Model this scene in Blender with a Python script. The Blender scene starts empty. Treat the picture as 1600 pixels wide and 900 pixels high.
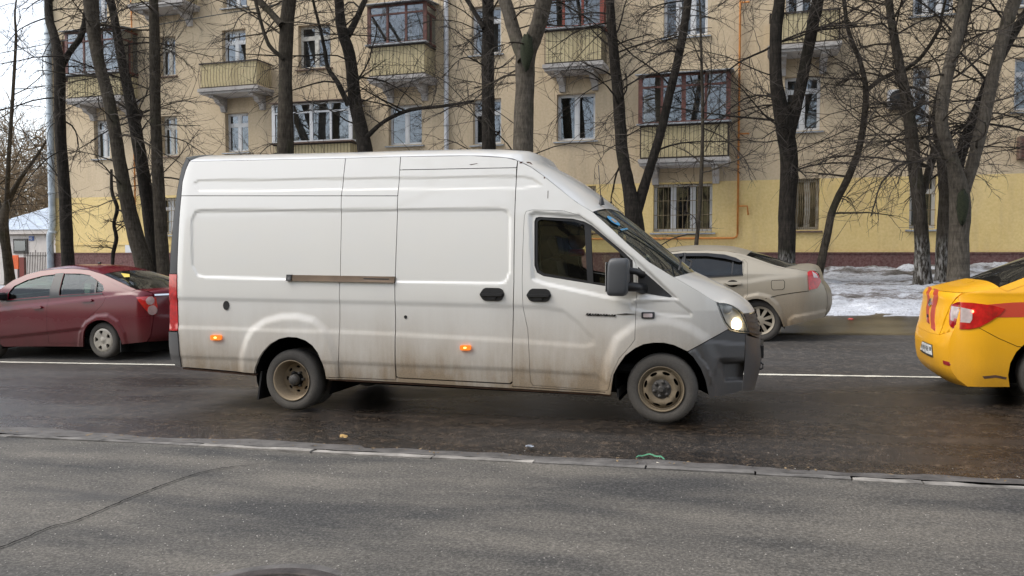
import bpy, math, random
import numpy as np
from mathutils import Vector, noise
from mathutils.geometry import delaunay_2d_cdt

# ------------------------------------------------------------------ camera, sky, sun, exposure
SC = bpy.context.scene
COL = SC.collection
F = 1250.0                      # focal length in pixels of a 1600 px wide frame
YAW = math.radians(17.0)        # the street runs off to the left
PITCH = math.atan((450 - 397) / F)
EYE = np.array([0.0, 0.0, 1.5])
SLOPE = 0.027                   # the street climbs gently to the right

cam_d = bpy.data.cameras.new('camera')
cam = bpy.data.objects.new('camera', cam_d)
COL.objects.link(cam)
cam_d.sensor_width = 36.0
cam_d.lens = 36.0 * F / 1600.0
cam_d.clip_end = 2000.0
cam.location = EYE
cam.rotation_euler = (math.pi / 2 - PITCH, 0.0, YAW)
SC.camera = cam

SUN_EL, SUN_AZ = math.radians(50), math.radians(245)   # azimuth clockwise from +Y
world = bpy.data.worlds.new('World')
SC.world = world
world.use_nodes = True
wn = world.node_tree
bg = wn.nodes['Background']
sky = wn.nodes.new('ShaderNodeTexSky')
sky.sky_type = 'NISHITA'
sky.sun_disc = False
sky.sun_elevation = SUN_EL
sky.sun_rotation = SUN_AZ
sky.air_density = 1.0
sky.dust_density = 1.5
sky.ozone_density = 1.0
hs = wn.nodes.new('ShaderNodeHueSaturation')
hs.inputs['Saturation'].default_value = 0.36
wn.links.new(sky.outputs[0], hs.inputs['Color'])
wn.links.new(hs.outputs[0], bg.inputs['Color'])
bg.inputs['Strength'].default_value = 0.15

sun_d = bpy.data.lights.new('sun', 'SUN')
sun_d.energy = 1.0
sun_d.angle = math.radians(40)
sun_d.color = (1.0, 0.92, 0.80)
sun = bpy.data.objects.new('sun', sun_d)
COL.objects.link(sun)
sdir = Vector((math.sin(SUN_AZ) * math.cos(SUN_EL), math.cos(SUN_AZ) * math.cos(SUN_EL), math.sin(SUN_EL)))
sun.rotation_euler = sdir.to_track_quat('Z', 'Y').to_euler()
sun.location = (0, -10, 30)

vs = SC.view_settings
vs.view_transform = 'Standard'
vs.look = 'None'
vs.gamma = 1.0
vs.exposure = 1.12
vs.use_curve_mapping = False
SC.cycles.max_bounces = 7
SC.cycles.diffuse_bounces = 3
SC.cycles.glossy_bounces = 4
SC.cycles.transparent_max_bounces = 12
SC.cycles.caustics_reflective = False
SC.cycles.caustics_refractive = False
SC.cycles.use_denoising = True

rnd = random.Random(7)

# ------------------------------------------------------------------ from the photograph to places
_c, _s = math.cos(YAW), math.sin(YAW)
_cp, _sp = math.cos(PITCH), math.sin(PITCH)

def ray(px, py):
    px = np.asarray(px, float); py = np.asarray(py, float)
    a = (px - 800) / F; b = (450 - py) / F
    dx = a; dy = _cp + b * _sp; dz = -_sp + b * _cp
    return np.stack([_c * dx - _s * dy, _s * dx + _c * dy, dz], -1)

def at(px, py, Y):
    """the point of the vertical street-parallel plane Y that is seen at a pixel"""
    d = ray(px, py)
    return d * (np.asarray(Y) / d[..., 1])[..., None] + EYE

PROF = np.array([(-60, 0.0), (5.4, 0.0), (10.6, 0.0), (12.6, 0.17), (14.4, 0.24), (15.1, 0.30), (17, 0.50),
                 (19, 0.66), (22, 0.76), (26, 0.86), (60, 1.2), (400, 2.0)])

def gz(x, y):
    """height of the ground (road level on the near side)"""
    xs = np.clip(x, -45, 25)
    return SLOPE * xs + np.interp(y, PROF[:, 0], PROF[:, 1])

def ground_at(px, py, dz=0.0):
    d = ray(px, py); t = 3.0
    for _ in range(400):
        p = EYE + d * t
        h = p[2] - gz(p[0], p[1]) - dz
        if h < 0.002: break
        t += max(h * 0.8, 0.002)
    return p

# ------------------------------------------------------------------ object helpers
def off_of(parent):
    o = parent
    while o is not None and o.parent is not None: o = o.parent
    return np.array(o.location) if o is not None else np.zeros(3)

def link(name, me, m, parent=None):
    o = bpy.data.objects.new(name, me)
    COL.objects.link(o)
    if m is not None and len(me.materials) == 0: me.materials.append(m)
    if parent is not None: o.parent = parent
    return o

def mesh_obj(name, v, f, m, parent=None, smooth=False):
    v = np.asarray(v, float).reshape(-1, 3) - off_of(parent)
    me = bpy.data.meshes.new(name)
    me.from_pydata(v.tolist(), [], [tuple(int(i) for i in q) for q in f])
    if smooth is True:
        me.polygons.foreach_set('use_smooth', [True] * len(me.polygons))
    elif smooth is not False:
        me.polygons.foreach_set('use_smooth', smooth)
    me.update()
    return link(name, me, m, parent)

def thing(name, label, cat, loc=(0, 0, 0), group=None):
    o = bpy.data.objects.new(name, None)
    o.empty_display_size = 0.2
    COL.objects.link(o)
    o.location = loc
    return tag(o, label, cat, group)

def tag(o, label=None, cat=None, group=None, kind=None):
    if label: o['label'] = label
    if cat: o['category'] = cat
    if group: o['group'] = group
    if kind: o['kind'] = kind
    return o

def empty(name, parent):
    o = bpy.data.objects.new(name, None)
    o.empty_display_size = 0.1
    COL.objects.link(o)
    o.parent = parent
    return o

class MB:
    def __init__(self): self.v = []; self.f = []; self.s = []
    def add(self, v, f, smooth=False):
        n = len(self.v)
        self.v += [tuple(map(float, q)) for q in v]
        self.f += [tuple(int(i) + n for i in q) for q in f]
        self.s += [smooth] * len(f)
        return self
    def box(self, x0, x1, y0, y1, z0, z1, bev=0.0):
        if bev <= 0:
            v = [(x, y, z) for z in (z0, z1) for y in (y0, y1) for x in (x0, x1)]
            f = [(0, 2, 3, 1), (4, 5, 7, 6), (0, 1, 5, 4), (2, 6, 7, 3), (0, 4, 6, 2), (1, 3, 7, 5)]
            return self.add(v, f)
        b = bev
        # chamfered box: 24 verts
        v = []; idx = {}
        for ix, X in enumerate((x0, x1)):
            for iy, Yv in enumerate((y0, y1)):
                for iz, Z in enumerate((z0, z1)):
                    sx, sy, sz = (1, -1)[ix], (1, -1)[iy], (1, -1)[iz]
                    idx[ix, iy, iz, 0] = len(v); v.append((X, Yv + sy * b, Z + sz * b))
                    idx[ix, iy, iz, 1] = len(v); v.append((X + sx * b, Yv, Z + sz * b))
                    idx[ix, iy, iz, 2] = len(v); v.append((X + sx * b, Yv + sy * b, Z))
        f = []
        for i in (0, 1):
            q = [idx[i, 0, 0, 0], idx[i, 0, 1, 0], idx[i, 1, 1, 0], idx[i, 1, 0, 0]]; f.append(q if i == 0 else q[::-1])
            q = [idx[0, i, 0, 1], idx[1, i, 0, 1], idx[1, i, 1, 1], idx[0, i, 1, 1]]; f.append(q if i == 0 else q[::-1])
            q = [idx[0, 0, i, 2], idx[0, 1, i, 2], idx[1, 1, i, 2], idx[1, 0, i, 2]]; f.append(q if i == 0 else q[::-1])
        for i in (0, 1):
            for j in (0, 1):
                fl = (i + j) % 2
                q = [idx[0, i, j, 1], idx[1, i, j, 1], idx[1, i, j, 2], idx[0, i, j, 2]]; f.append(q[::-1] if fl == 0 else q)
                q = [idx[i, 0, j, 0], idx[i, 1, j, 0], idx[i, 1, j, 2], idx[i, 0, j, 2]]; f.append(q if fl == 0 else q[::-1])
                q = [idx[i, j, 0, 0], idx[i, j, 1, 0], idx[i, j, 1, 1], idx[i, j, 0, 1]]; f.append(q[::-1] if fl == 0 else q)
        for i in (0, 1):
            for j in (0, 1):
                for k in (0, 1):
                    q = [idx[i, j, k, 0], idx[i, j, k, 1], idx[i, j, k, 2]]
                    f.append(q if (i + j + k) % 2 == 0 else q[::-1])
        return self.add(v, f)
    def tube(self, pts, rad, n=6, cap=True, smooth=True):
        pts = np.asarray(pts, float)
        m = len(pts)
        rad = np.broadcast_to(np.asarray(rad, float), (m,))
        T = np.gradient(pts, axis=0)
        T /= np.linalg.norm(T, axis=1)[:, None] + 1e-9
        ref = np.array([0, 0, 1.0]) if abs(T[0][2]) < 0.8 else np.array([0, 1.0, 0])
        v = []
        for i in range(m):
            a = np.cross(T[i], ref); a /= np.linalg.norm(a) + 1e-9
            b = np.cross(T[i], a); ref = np.cross(a, T[i]) if False else ref
            for k in range(n):
                t = 2 * math.pi * k / n
                v.append(pts[i] + rad[i] * (math.cos(t) * a + math.sin(t) * b))
        f = [(i * n + k, i * n + (k + 1) % n, (i + 1) * n + (k + 1) % n, (i + 1) * n + k) for i in range(m - 1) for k in range(n)]
        if cap:
            f.append(tuple(range(n))[::-1]); f.append(tuple((m - 1) * n + k for k in range(n)))
        return self.add(v, f, smooth)
    def lathe(self, prof, c, n=32, axis='y', smooth=True, closed=False):
        """prof: (radius, offset along the axis)"""
        v = []
        for r, h in prof:
            for k in range(n):
                t = 2 * math.pi * k / n
                if axis == 'y': v.append((c[0] + r * math.cos(t), c[1] + h, c[2] + r * math.sin(t)))
                else: v.append((c[0] + r * math.cos(t), c[1] + r * math.sin(t), c[2] + h))
        m = len(prof)
        rng = range(m) if closed else range(m - 1)
        f = [(i * n + k, i * n + (k + 1) % n, ((i + 1) % m) * n + (k + 1) % n, ((i + 1) % m) * n + k) for i in rng for k in range(n)]
        return self.add(v, f, smooth)
    def prism(self, poly, y0, y1):
        """poly of (x, z) pushed from y0 to y1"""
        n = len(poly)
        v = [(x, y0, z) for x, z in poly] + [(x, y1, z) for x, z in poly]
        f = [tuple(range(n)), tuple(range(2 * n - 1, n - 1, -1))] + [(i, n + i, n + (i + 1) % n, (i + 1) % n) for i in range(n)]
        return self.add(v, f)
    def build(self, name, m, parent=None):
        return mesh_obj(name, self.v, self.f, m, parent, self.s)

# ------------------------------------------------------------------ polygons and panels
def inside(P, poly):
    x, y = P[:, 0], P[:, 1]
    r = np.zeros(len(P), bool)
    n = len(poly)
    for i in range(n):
        x1, y1 = poly[i]; x2, y2 = poly[(i + 1) % n]
        if y1 == y2: continue
        c = (y1 > y) != (y2 > y)
        r ^= c & (x < (x2 - x1) * (y - y1) / (y2 - y1) + x1)
    return r

def edge_dist(P, poly, closed=True):
    d = np.full(len(P), 1e9)
    n = len(poly)
    for i in range(n if closed else n - 1):
        a = np.asarray(poly[i]); b = np.asarray(poly[(i + 1) % n])
        ab = b - a; l = ab @ ab
        t = np.clip(((P - a) @ ab) / (l + 1e-12), 0, 1)
        q = P - (a + t[:, None] * ab)
        d = np.minimum(d, np.hypot(q[:, 0], q[:, 1]))
    return d

def area2(poly):
    p = np.asarray(poly); q = np.roll(p, -1, 0)
    return float((p[:, 0] * q[:, 1] - q[:, 0] * p[:, 1]).sum())

def shrink(poly, g):
    p = np.asarray(poly, float)
    if area2(p) < 0: g = -g
    e1 = p - np.roll(p, 1, 0); e2 = np.roll(p, -1, 0) - p
    n1 = np.stack([-e1[:, 1], e1[:, 0]], 1); n2 = np.stack([-e2[:, 1], e2[:, 0]], 1)
    n1 /= np.linalg.norm(n1, axis=1)[:, None] + 1e-9; n2 /= np.linalg.norm(n2, axis=1)[:, None] + 1e-9
    m = n1 + n2
    l = (m * m).sum(1)[:, None]
    return p + g * 2 * m / np.maximum(l, 1.0)

def rounded(poly, r, n=4):
    p = [np.asarray(q, float) for q in poly]; out = []
    m = len(p)
    for i in range(m):
        a, b, c = p[i - 1], p[i], p[(i + 1) % m]
        d1 = np.linalg.norm(a - b); d2 = np.linalg.norm(c - b)
        k1 = min(r, .45 * d1); k2 = min(r, .45 * d2)
        s = b + (a - b) * k1 / (d1 + 1e-9); e = b + (c - b) * k2 / (d2 + 1e-9)
        for j in range(n + 1):
            t = j / n
            out.append((1 - t) ** 2 * s + 2 * t * (1 - t) * b + t * t * e)
    return np.array(out)

def resample(poly, step, closed=True):
    p = np.asarray(poly, float); out = []
    m = len(p)
    for i in range(m if closed else m - 1):
        a, b = p[i], p[(i + 1) % m]
        k = max(1, int(round(np.linalg.norm(b - a) / step)))
        for j in range(k): out.append(a + (b - a) * j / k)
    if not closed: out.append(p[-1])
    return np.array(out)

def smooth_line(p, n):
    """n points on a Catmull-Rom curve through p, evenly spaced by length"""
    p = np.asarray(p, float)
    q = np.vstack([2 * p[0] - p[1], p, 2 * p[-1] - p[-2]])
    out = []
    for i in range(1, len(q) - 2):
        for t in np.linspace(0, 1, 12, endpoint=False):
            a, b, c, d = q[i - 1], q[i], q[i + 1], q[i + 2]
            out.append(.5 * ((2 * b) + (-a + c) * t + (2 * a - 5 * b + 4 * c - d) * t * t + (-a + 3 * b - 3 * c + d) * t ** 3))
    out.append(p[-1]); out = np.array(out)
    s = np.r_[0, np.cumsum(np.linalg.norm(np.diff(out, axis=0), axis=1))]
    u = np.linspace(0, s[-1], n)
    return np.stack([np.interp(u, s, out[:, k]) for k in range(out.shape[1])], 1)

def cdt(outer, holes, res):
    """triangles of a 2-D region; returns points, triangles, boundary loops (index lists)"""
    loops = [resample(outer, res)] + [resample(h, res) for h in holes]
    pts = np.vstack(loops); edges = []; idx = []; k = 0
    for L in loops:
        n = len(L); idx.append(list(range(k, k + n)))
        edges += [(k + i, k + (i + 1) % n) for i in range(n)]; k += n
    lo, hi = loops[0].min(0), loops[0].max(0)
    gx = np.arange(lo[0] + res * .5, hi[0], res); gy = np.arange(lo[1] + res * .5, hi[1], res)
    if len(gx) and len(gy):
        G = np.stack(np.meshgrid(gx, gy), -1).reshape(-1, 2)
        m = inside(G, loops[0])
        for h in loops[1:]: m &= ~inside(G, h)
        G = G[m]
        if len(G):
            d = np.full(len(G), 1e9)
            for L in [outer] + list(holes): d = np.minimum(d, edge_dist(G, L))
            G = G[d > res * .45]
            pts = np.vstack([pts, G])
    r = delaunay_2d_cdt([Vector(p) for p in pts.tolist()], edges, [], 0, 1e-7)
    V = np.array([tuple(q) for q in r[0]])
    T = np.array([t for t in r[2] if len(t) == 3])
    cen = V[T].mean(1)
    m = inside(cen, loops[0])
    for h in loops[1:]: m &= ~inside(cen, h)
    T = T[m]
    # map the boundary loops to output vertices
    orig = {}
    for i, src in enumerate(r[3]):
        for q in src: orig[q] = i
    B = [[orig[i] for i in L] for L in idx]
    return V, T, B

def relief_at(P, reliefs):
    d = np.zeros(len(P))
    for poly, dep, wid in reliefs:
        lo = poly.min(0) - wid; hi = poly.max(0) + wid
        m = ((P > lo) & (P < hi)).all(1)
        if not m.any(): continue
        Q = P[m]
        sd = edge_dist(Q, poly) * np.where(inside(Q, poly), 1, -1)
        t = np.clip(sd / wid + .5, 0, 1)
        d[m] += dep * t * t * (3 - 2 * t)
    return d

class Side:
    """the near flank of a vehicle as depth y over (x, z); mirrored about mid"""
    def __init__(self, y0, mid, inset, reliefs=()):
        self.y0, self.mid, self.inset = y0, mid, inset
        self.reliefs = []
        for poly, dep, wid in reliefs: self.reliefs.append((self.xz(poly), dep, wid))
    def y(self, x, z): return self.y0 + self.inset(np.asarray(x, float), np.asarray(z, float))
    def xz(self, px):
        px = np.asarray(px, float)
        y = np.full(len(px), self.y0)
        for _ in range(12):
            p = at(px[:, 0], px[:, 1], y)
            y = .5 * y + .5 * self.y(p[:, 0], p[:, 2])
        p = at(px[:, 0], px[:, 1], y)
        return p[:, [0, 2]]
    def panel(self, name, outer, m, parent, holes=(), res=.03, off=0.0, gap=.0035, rim=.03, rd=0, far=True, near=True,
              relief=True, lip=0.0, metric=False, hole_gap=0.0):
        o = np.asarray(outer, float) if metric else self.xz(outer)
        if rd: o = rounded(o, rd)
        if gap: o = shrink(o, gap)
        hs_ = []
        for h in holes:
            h = np.asarray(h, float) if metric else self.xz(h)
            hs_.append(shrink(h, -hole_gap) if hole_gap else h)
        V, T, B = cdt(o, hs_, res)
        y = self.y(V[:, 0], V[:, 1]) + off
        if relief and self.reliefs: y = y + relief_at(V, self.reliefs)
        y = y.copy()
        for L in B: y[L] += lip
        v = np.stack([V[:, 0], y, V[:, 1]], 1)
        # faces look towards -y
        a = v[T[:, 1]] - v[T[:, 0]]; b = v[T[:, 2]] - v[T[:, 0]]
        ny = a[:, 2] * b[:, 0] - a[:, 0] * b[:, 2]
        T = np.where((ny > 0)[:, None], T[:, ::-1], T)
        # true surface normals, so that the irregular triangles do not show in the gloss
        e_ = .007; base_ = y - 0
        def full(P):
            q = self.y(P[:, 0], P[:, 1])
            return q + relief_at(P, self.reliefs) if (relief and self.reliefs) else q
        gx_ = (full(V + [e_, 0]) - full(V - [e_, 0])) / (2 * e_); gz_ = (full(V + [0, e_]) - full(V - [0, e_])) / (2 * e_)
        Nn = np.stack([gx_, -np.ones(len(V)), gz_], 1); Nn /= np.linalg.norm(Nn, axis=1)[:, None]
        nn = [Nn]
        vv = [v]; ff = [tuple(t) for t in T]; sm = [True] * len(T); k = len(v)
        if rim:
            for L in B:
                n = len(L); e = v[L]; e2 = e.copy(); e2[:, 1] += rim
                vv += [e, e2]
                tg = np.roll(e, -1, 0) - np.roll(e, 1, 0); rn = np.stack([tg[:, 2], np.zeros(n), -tg[:, 0]], 1); rn /= np.linalg.norm(rn, axis=1)[:, None] + 1e-9
                if area2(e[:, [0, 2]]) < 0: rn = -rn
                if L is not B[0]: rn = -rn
                nn += [rn, rn]
                ff += [(k + i, k + (i + 1) % n, k + n + (i + 1) % n, k + n + i) for i in range(n)]
                sm += [False] * n; k += 2 * n
        v = np.vstack(vv); out = []
        nn = np.vstack(nn)
        sm = [True] * len(ff)
        if near:
            out.append(mesh_obj(name, v, ff, m, parent, sm)); out[-1].data.normals_split_custom_set_from_vertices(nn.tolist())
        if far:
            w = v.copy(); w[:, 1] = 2 * self.mid - w[:, 1]
            out.append(mesh_obj(name, w, [q[::-1] for q in ff], m, parent, sm)); out[-1].data.normals_split_custom_set_from_vertices((nn * [1, -1, 1]).tolist())
        return out[0]
    def strip(self, name, edge, centre, m, parent, p=2.2, n=16, k=9, yc=None, off=0.0, back=0.0, half=False, metric=False):
        """a skin across the vehicle between the near edge line and its mirror, bulging to the centre line"""
        e = np.asarray(edge, float) if metric else self.xz(edge); ye = self.y(e[:, 0], e[:, 1]) + off
        E = smooth_line(np.stack([e[:, 0], ye, e[:, 1]], 1), n)
        cl = []
        for i, q in enumerate(centre):      # a pixel of the mid plane, or ('o', dx, dz) from the edge point
            if q[0] == 'o': cl.append((e[i, 0] + q[1], self.mid, e[i, 1] + q[2]))
            else: cl.append(at(q[0], q[1], self.mid if yc is None else yc))
        C = smooth_line(cl, n)
        s = np.linspace(0, 1, k) ** 1.25
        q = 1 - (1 - s) ** p
        rows = []
        for t, w in zip(s, q):
            r = np.empty((n, 3))
            r[:, 1] = E[:, 1] * (1 - t) + self.mid * t
            r[:, 0] = E[:, 0] * (1 - w) + C[:, 0] * w
            r[:, 2] = E[:, 2] * (1 - w) + C[:, 2] * w
            rows.append(r)
        for r in rows[-2::-1]:
            w = r.copy(); w[:, 1] = 2 * self.mid - w[:, 1]; rows.append(w)
        K = len(rows)
        v = np.vstack(rows)
        f = [(i * n + j, i * n + j + 1, (i + 1) * n + j + 1, (i + 1) * n + j) for i in range(K - 1) for j in range(n - 1)]
        return mesh_obj(name, v, f, m, parent, True)

class Face:
    """an end face of a vehicle as x over (y, z); the camera may see it from the side"""
    def __init__(self, xf, sign): self.xf, self.sign = xf, sign
    def yz(self, px, y0=8.45, y1=10.3):
        px = np.asarray(px, float); d = ray(px[:, 0], px[:, 1]); ys = np.linspace(y0, y1, 1500); out = []
        for q in d:           # walk along the sight line until it meets the face
            p = EYE + q[None, :] * (ys / q[1])[:, None]
            g = p[:, 0] - self.xf(p[:, 1], p[:, 2])
            k = np.where(g >= 0)[0]
            out.append(p[k[0] if len(k) else int(np.argmax(g)), 1:])
        return np.array(out)
    def panel(self, name, outer, m, parent, res=.03, off=0.0, gap=.003, rim=.02, metric=False):
        o = np.asarray(outer, float) if metric else self.yz(outer)
        if gap: o = shrink(o, gap)
        V, T, B = cdt(o, [], res)
        x = self.xf(V[:, 0], V[:, 1]) + self.sign * off
        v = np.stack([x, V[:, 0], V[:, 1]], 1); Lp = B[0]; n = len(Lp); k = len(v)
        e = v[Lp]; e2 = e.copy(); e2[:, 0] -= self.sign * rim
        ff = [tuple(t) for t in T] + [(k + i, k + (i + 1) % n, k + n + (i + 1) % n, k + n + i) for i in range(n)]
        return mesh_obj(name, np.vstack([v, e, e2]), ff, m, parent, [True] * len(T) + [False] * n)
# ------------------------------------------------------------------ materials
def new_mat(name):
    m = bpy.data.materials.new(name); m.use_nodes = True
    nt = m.node_tree
    return m, nt, nt.nodes['Principled BSDF']

def nd(nt, t, **kw):
    n = nt.nodes.new('ShaderNode' + t)
    for k, v in kw.items():
        if hasattr(n, k) and k not in ('Scale',): setattr(n, k, v)
        else: n.inputs[k.replace('_', ' ')].default_value = v
    return n

def L(nt, a, b): nt.links.new(a, b)

def coord(nt, scale=(1, 1, 1), kind='Object'):
    tc = nd(nt, 'TexCoord'); mp = nd(nt, 'Mapping')
    mp.inputs['Scale'].default_value = scale
    L(nt, tc.outputs[kind], mp.inputs[0])
    return mp.outputs[0]

def world_pos(nt, scale=(1, 1, 1)):
    g = nd(nt, 'NewGeometry'); mp = nd(nt, 'Mapping'); mp.inputs['Scale'].default_value = scale
    L(nt, g.outputs['Position'], mp.inputs[0])
    return mp.outputs[0]

def noise_n(nt, vec, scale, detail=4, rough=.55):
    n = nd(nt, 'TexNoise'); n.inputs['Scale'].default_value = scale
    n.inputs['Detail'].default_value = detail; n.inputs['Roughness'].default_value = rough
    L(nt, vec, n.inputs['Vector'])
    return n.outputs['Fac']

def ramp(nt, fac, stops):
    r = nd(nt, 'ValToRGB'); e = r.color_ramp.elements
    while len(e) < len(stops): e.new(.5)
    for q, (p, c) in zip(e, stops):
        q.position = p; q.color = (c if len(c) == 4 else tuple(c) + (1,)) if hasattr(c, '__len__') else (c, c, c, 1)
    L(nt, fac, r.inputs[0])
    return r.outputs[0]

def mix(nt, fac, a, b, mode='MIX'):
    n = nd(nt, 'MixRGB', blend_type=mode)
    for s, q in ((0, fac), (1, a), (2, b)):
        if hasattr(q, 'links') or hasattr(q, 'is_linked'): L(nt, q, n.inputs[s])
        else: n.inputs[s].default_value = q if s == 0 else (tuple(q) + (1,) if len(q) == 3 else q)
    return n.outputs[0]

def math_n(nt, op, a, b=0.0, clamp=False):
    n = nd(nt, 'Math', operation=op, use_clamp=clamp)
    for s, q in ((0, a), (1, b)):
        if hasattr(q, 'is_linked'): L(nt, q, n.inputs[s])
        else: n.inputs[s].default_value = q
    return n.outputs[0]

def bump(nt, bs, h, strength=.3, dist=.01):
    b = nd(nt, 'Bump'); b.inputs['Strength'].default_value = strength; b.inputs['Distance'].default_value = dist
    L(nt, h, b.inputs['Height']); L(nt, b.outputs[0], bs.inputs['Normal'])

def plain(name, c, rough=.5, metal=0.0, var=.12, vs_=6.0, bmp=0.0, bs_=60.0, coat=0.0, emit=None, spec=.5):
    m, nt, bs = new_mat(name)
    bs.inputs['Roughness'].default_value = rough
    bs.inputs['Metallic'].default_value = metal
    bs.inputs['Specular IOR Level'].default_value = spec
    if coat:
        bs.inputs['Coat Weight'].default_value = coat; bs.inputs['Coat Roughness'].default_value = .04
    v = coord(nt)
    n = noise_n(nt, v, vs_, 5)
    lo = tuple(x * (1 - var) for x in c); hi = tuple(min(1, x * (1 + var)) for x in c)
    L(nt, ramp(nt, n, [(.3, lo), (.7, hi)]), bs.inputs['Base Color'])
    if bmp: bump(nt, bs, noise_n(nt, v, bs_, 3), bmp)
    if emit:
        bs.inputs['Emission Color'].default_value = tuple(emit[0]) + (1,); bs.inputs['Emission Strength'].default_value = emit[1]
    return m

def glass(name, tint=(.75, .8, .78), dirt=.06, rough=.02, refl=1.5, dirt_c=(.35, .32, .27), gain=1.25):
    """thin pane: lets light through with a tint, mirrors by angle, a film of dirt"""
    m = bpy.data.materials.new(name); m.use_nodes = True
    nt = m.node_tree; nt.nodes.remove(nt.nodes['Principled BSDF'])
    out = nt.nodes['Material Output']
    tr = nd(nt, 'BsdfTransparent'); tr.inputs[0].default_value = tint + (1,)
    gl = nd(nt, 'BsdfGlossy'); gl.inputs['Roughness'].default_value = rough
    gl.inputs[0].default_value = (.82, .91, 1, 1)
    fr = nd(nt, 'Fresnel'); fr.inputs[0].default_value = refl
    f2 = math_n(nt, 'MULTIPLY', fr.outputs[0], gain, True)
    mx = nd(nt, 'MixShader'); L(nt, f2, mx.inputs[0]); L(nt, tr.outputs[0], mx.inputs[1]); L(nt, gl.outputs[0], mx.inputs[2])
    df = nd(nt, 'BsdfDiffuse'); df.inputs[0].default_value = dirt_c + (1,)
    n = noise_n(nt, coord(nt), 4.0, 6)
    dm = math_n(nt, 'MULTIPLY', ramp(nt, n, [(.35, .3), (.75, 1.0)]), dirt)
    mx2 = nd(nt, 'MixShader'); L(nt, dm, mx2.inputs[0]); L(nt, mx.outputs[0], mx2.inputs[1]); L(nt, df.outputs[0], mx2.inputs[2])
    L(nt, mx2.outputs[0], out.inputs[0])
    return m

def car_paint(name, c, dirt_c=(.20, .16, .12), z0=0.2, z1=.9, amount=.8, base=.08, metal=0.0, coat=.8, rough=.35, wz=1.0, stain=None, coatr=.04):
    """paint with road grime that thins out upwards from z0 to z1 (world height above the local road)"""
    m, nt, bs = new_mat(name)
    g = nd(nt, 'NewGeometry'); sx = nd(nt, 'SeparateXYZ'); L(nt, g.outputs['Position'], sx.inputs[0])
    zr = math_n(nt, 'SUBTRACT', sx.outputs[2], math_n(nt, 'MULTIPLY', sx.outputs[0], SLOPE))
    n1 = noise_n(nt, world_pos(nt, (1.2, 1.2, .5)), 2.2, 6, .6)
    n2 = noise_n(nt, world_pos(nt, (14, 14, 1.2)), 1.6, 5, .6)
    t = nd(nt, 'MapRange'); L(nt, zr, t.inputs[0])
    t.inputs[1].default_value = z0; t.inputs[2].default_value = z1; t.inputs[3].default_value = 1; t.inputs[4].default_value = 0
    t2 = math_n(nt, 'POWER', t.outputs[0], 1.3)
    k = math_n(nt, 'ADD', math_n(nt, 'MULTIPLY', n1, .95), math_n(nt, 'MULTIPLY', n2, .25))
    d = math_n(nt, 'MULTIPLY', math_n(nt, 'MULTIPLY', t2, k), amount * 1.7)
    d = math_n(nt, 'ADD', d, math_n(nt, 'MULTIPLY', n1, base), True)
    d = math_n(nt, 'MINIMUM', d, .92)
    n3 = noise_n(nt, world_pos(nt), 90, 3)
    dc = ramp(nt, n3, [(.3, tuple(x * .8 for x in dirt_c)), (.7, tuple(x * 1.2 for x in dirt_c))])
    L(nt, mix(nt, d, c, dc), bs.inputs['Base Color'])
    rg = nd(nt, 'MapRange'); L(nt, d, rg.inputs[0]); rg.inputs[3].default_value = rough; rg.inputs[4].default_value = .85
    L(nt, rg.outputs[0], bs.inputs['Roughness'])
    cw = nd(nt, 'MapRange'); L(nt, d, cw.inputs[0]); cw.inputs[2].default_value = .6; cw.inputs[3].default_value = coat; cw.inputs[4].default_value = 0.0
    L(nt, cw.outputs[0], bs.inputs['Coat Weight'])
    bs.inputs['Coat Roughness'].default_value = coatr
    bs.inputs['Metallic'].default_value = metal
    bump(nt, bs, noise_n(nt, world_pos(nt), 3.0, 2), .02, .02)
    return m

VAN_WHITE = car_paint('van_white_paint', (.70, .695, .665), (.25, .18, .105), .2, 1.30, 1.05, .04, coat=.8, rough=.28, coatr=.05)
VAN_CLEAN = VAN_WHITE
BUMPER_GREY = car_paint('grey_plastic', (.052, .057, .064), (.15, .12, .09), .1, .9, .45, .12, coat=.15, rough=.5)
RED_PAINT = car_paint('crimson_paint', (.110, .0015, .010), (.040, .013, .008), .1, 1.0, .75, .03, metal=.0, coat=.0, rough=.14)
RED_PAINT.node_tree.nodes['Principled BSDF'].inputs['Specular IOR Level'].default_value = .4
BEIGE_PAINT = car_paint('beige_metallic_paint', (.36, .325, .26), (.16, .115, .068), .1, 1.25, 1.1, .12, metal=.35, coat=.2, rough=.28)
TAXI_PAINT = car_paint('taxi_yellow_paint', (.82, .40, .005), (.26, .14, .02), .1, .8, .6, .10, coat=.3, rough=.25)
TAXI_RED = car_paint('taxi_red_stripe', (.50, .045, .022), (.24, .13, .03), .1, .5, .5, .05, coat=.6)
BLACK_TRIM = plain('black_trim', (.012, .012, .013), .45, bmp=.05)
BLACK_GLOSS = plain('black_gloss_trim', (.008, .008, .009), .15)
DARK = plain('dark_cavity', (.006, .006, .006), .9, spec=.1)
RUBBER = car_paint('tyre_rubber', (.016, .016, .017), (.105, .095, .082), .0, .9, .6, .6, coat=0, rough=.8)
STEEL_TAN = car_paint('muddy_steel_rim', (.135, .108, .072), (.19, .145, .09), .0, .8, .6, .4, coat=0, rough=.6, metal=.0)
STEEL_TAN_R = car_paint('pale_muddy_rim', (.27, .215, .15), (.25, .19, .12), .0, .8, .6, .4, coat=0, rough=.6)
HUB_GREY = plain('hub_grey', (.055, .05, .045), .6, var=.35, vs_=30)
ALLOY = car_paint('dirty_alloy', (.42, .38, .31), (.20, .16, .10), .0, .8, .5, .3, coat=.2, rough=.45, metal=.35)
COVER_SILVER = car_paint('silver_wheel_cover', (.42, .40, .36), (.20, .16, .10), .0, .8, .4, .3, coat=.2, rough=.45, metal=.2)
CHROME = plain('chrome', (.65, .66, .68), .15, 1.0)
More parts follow.
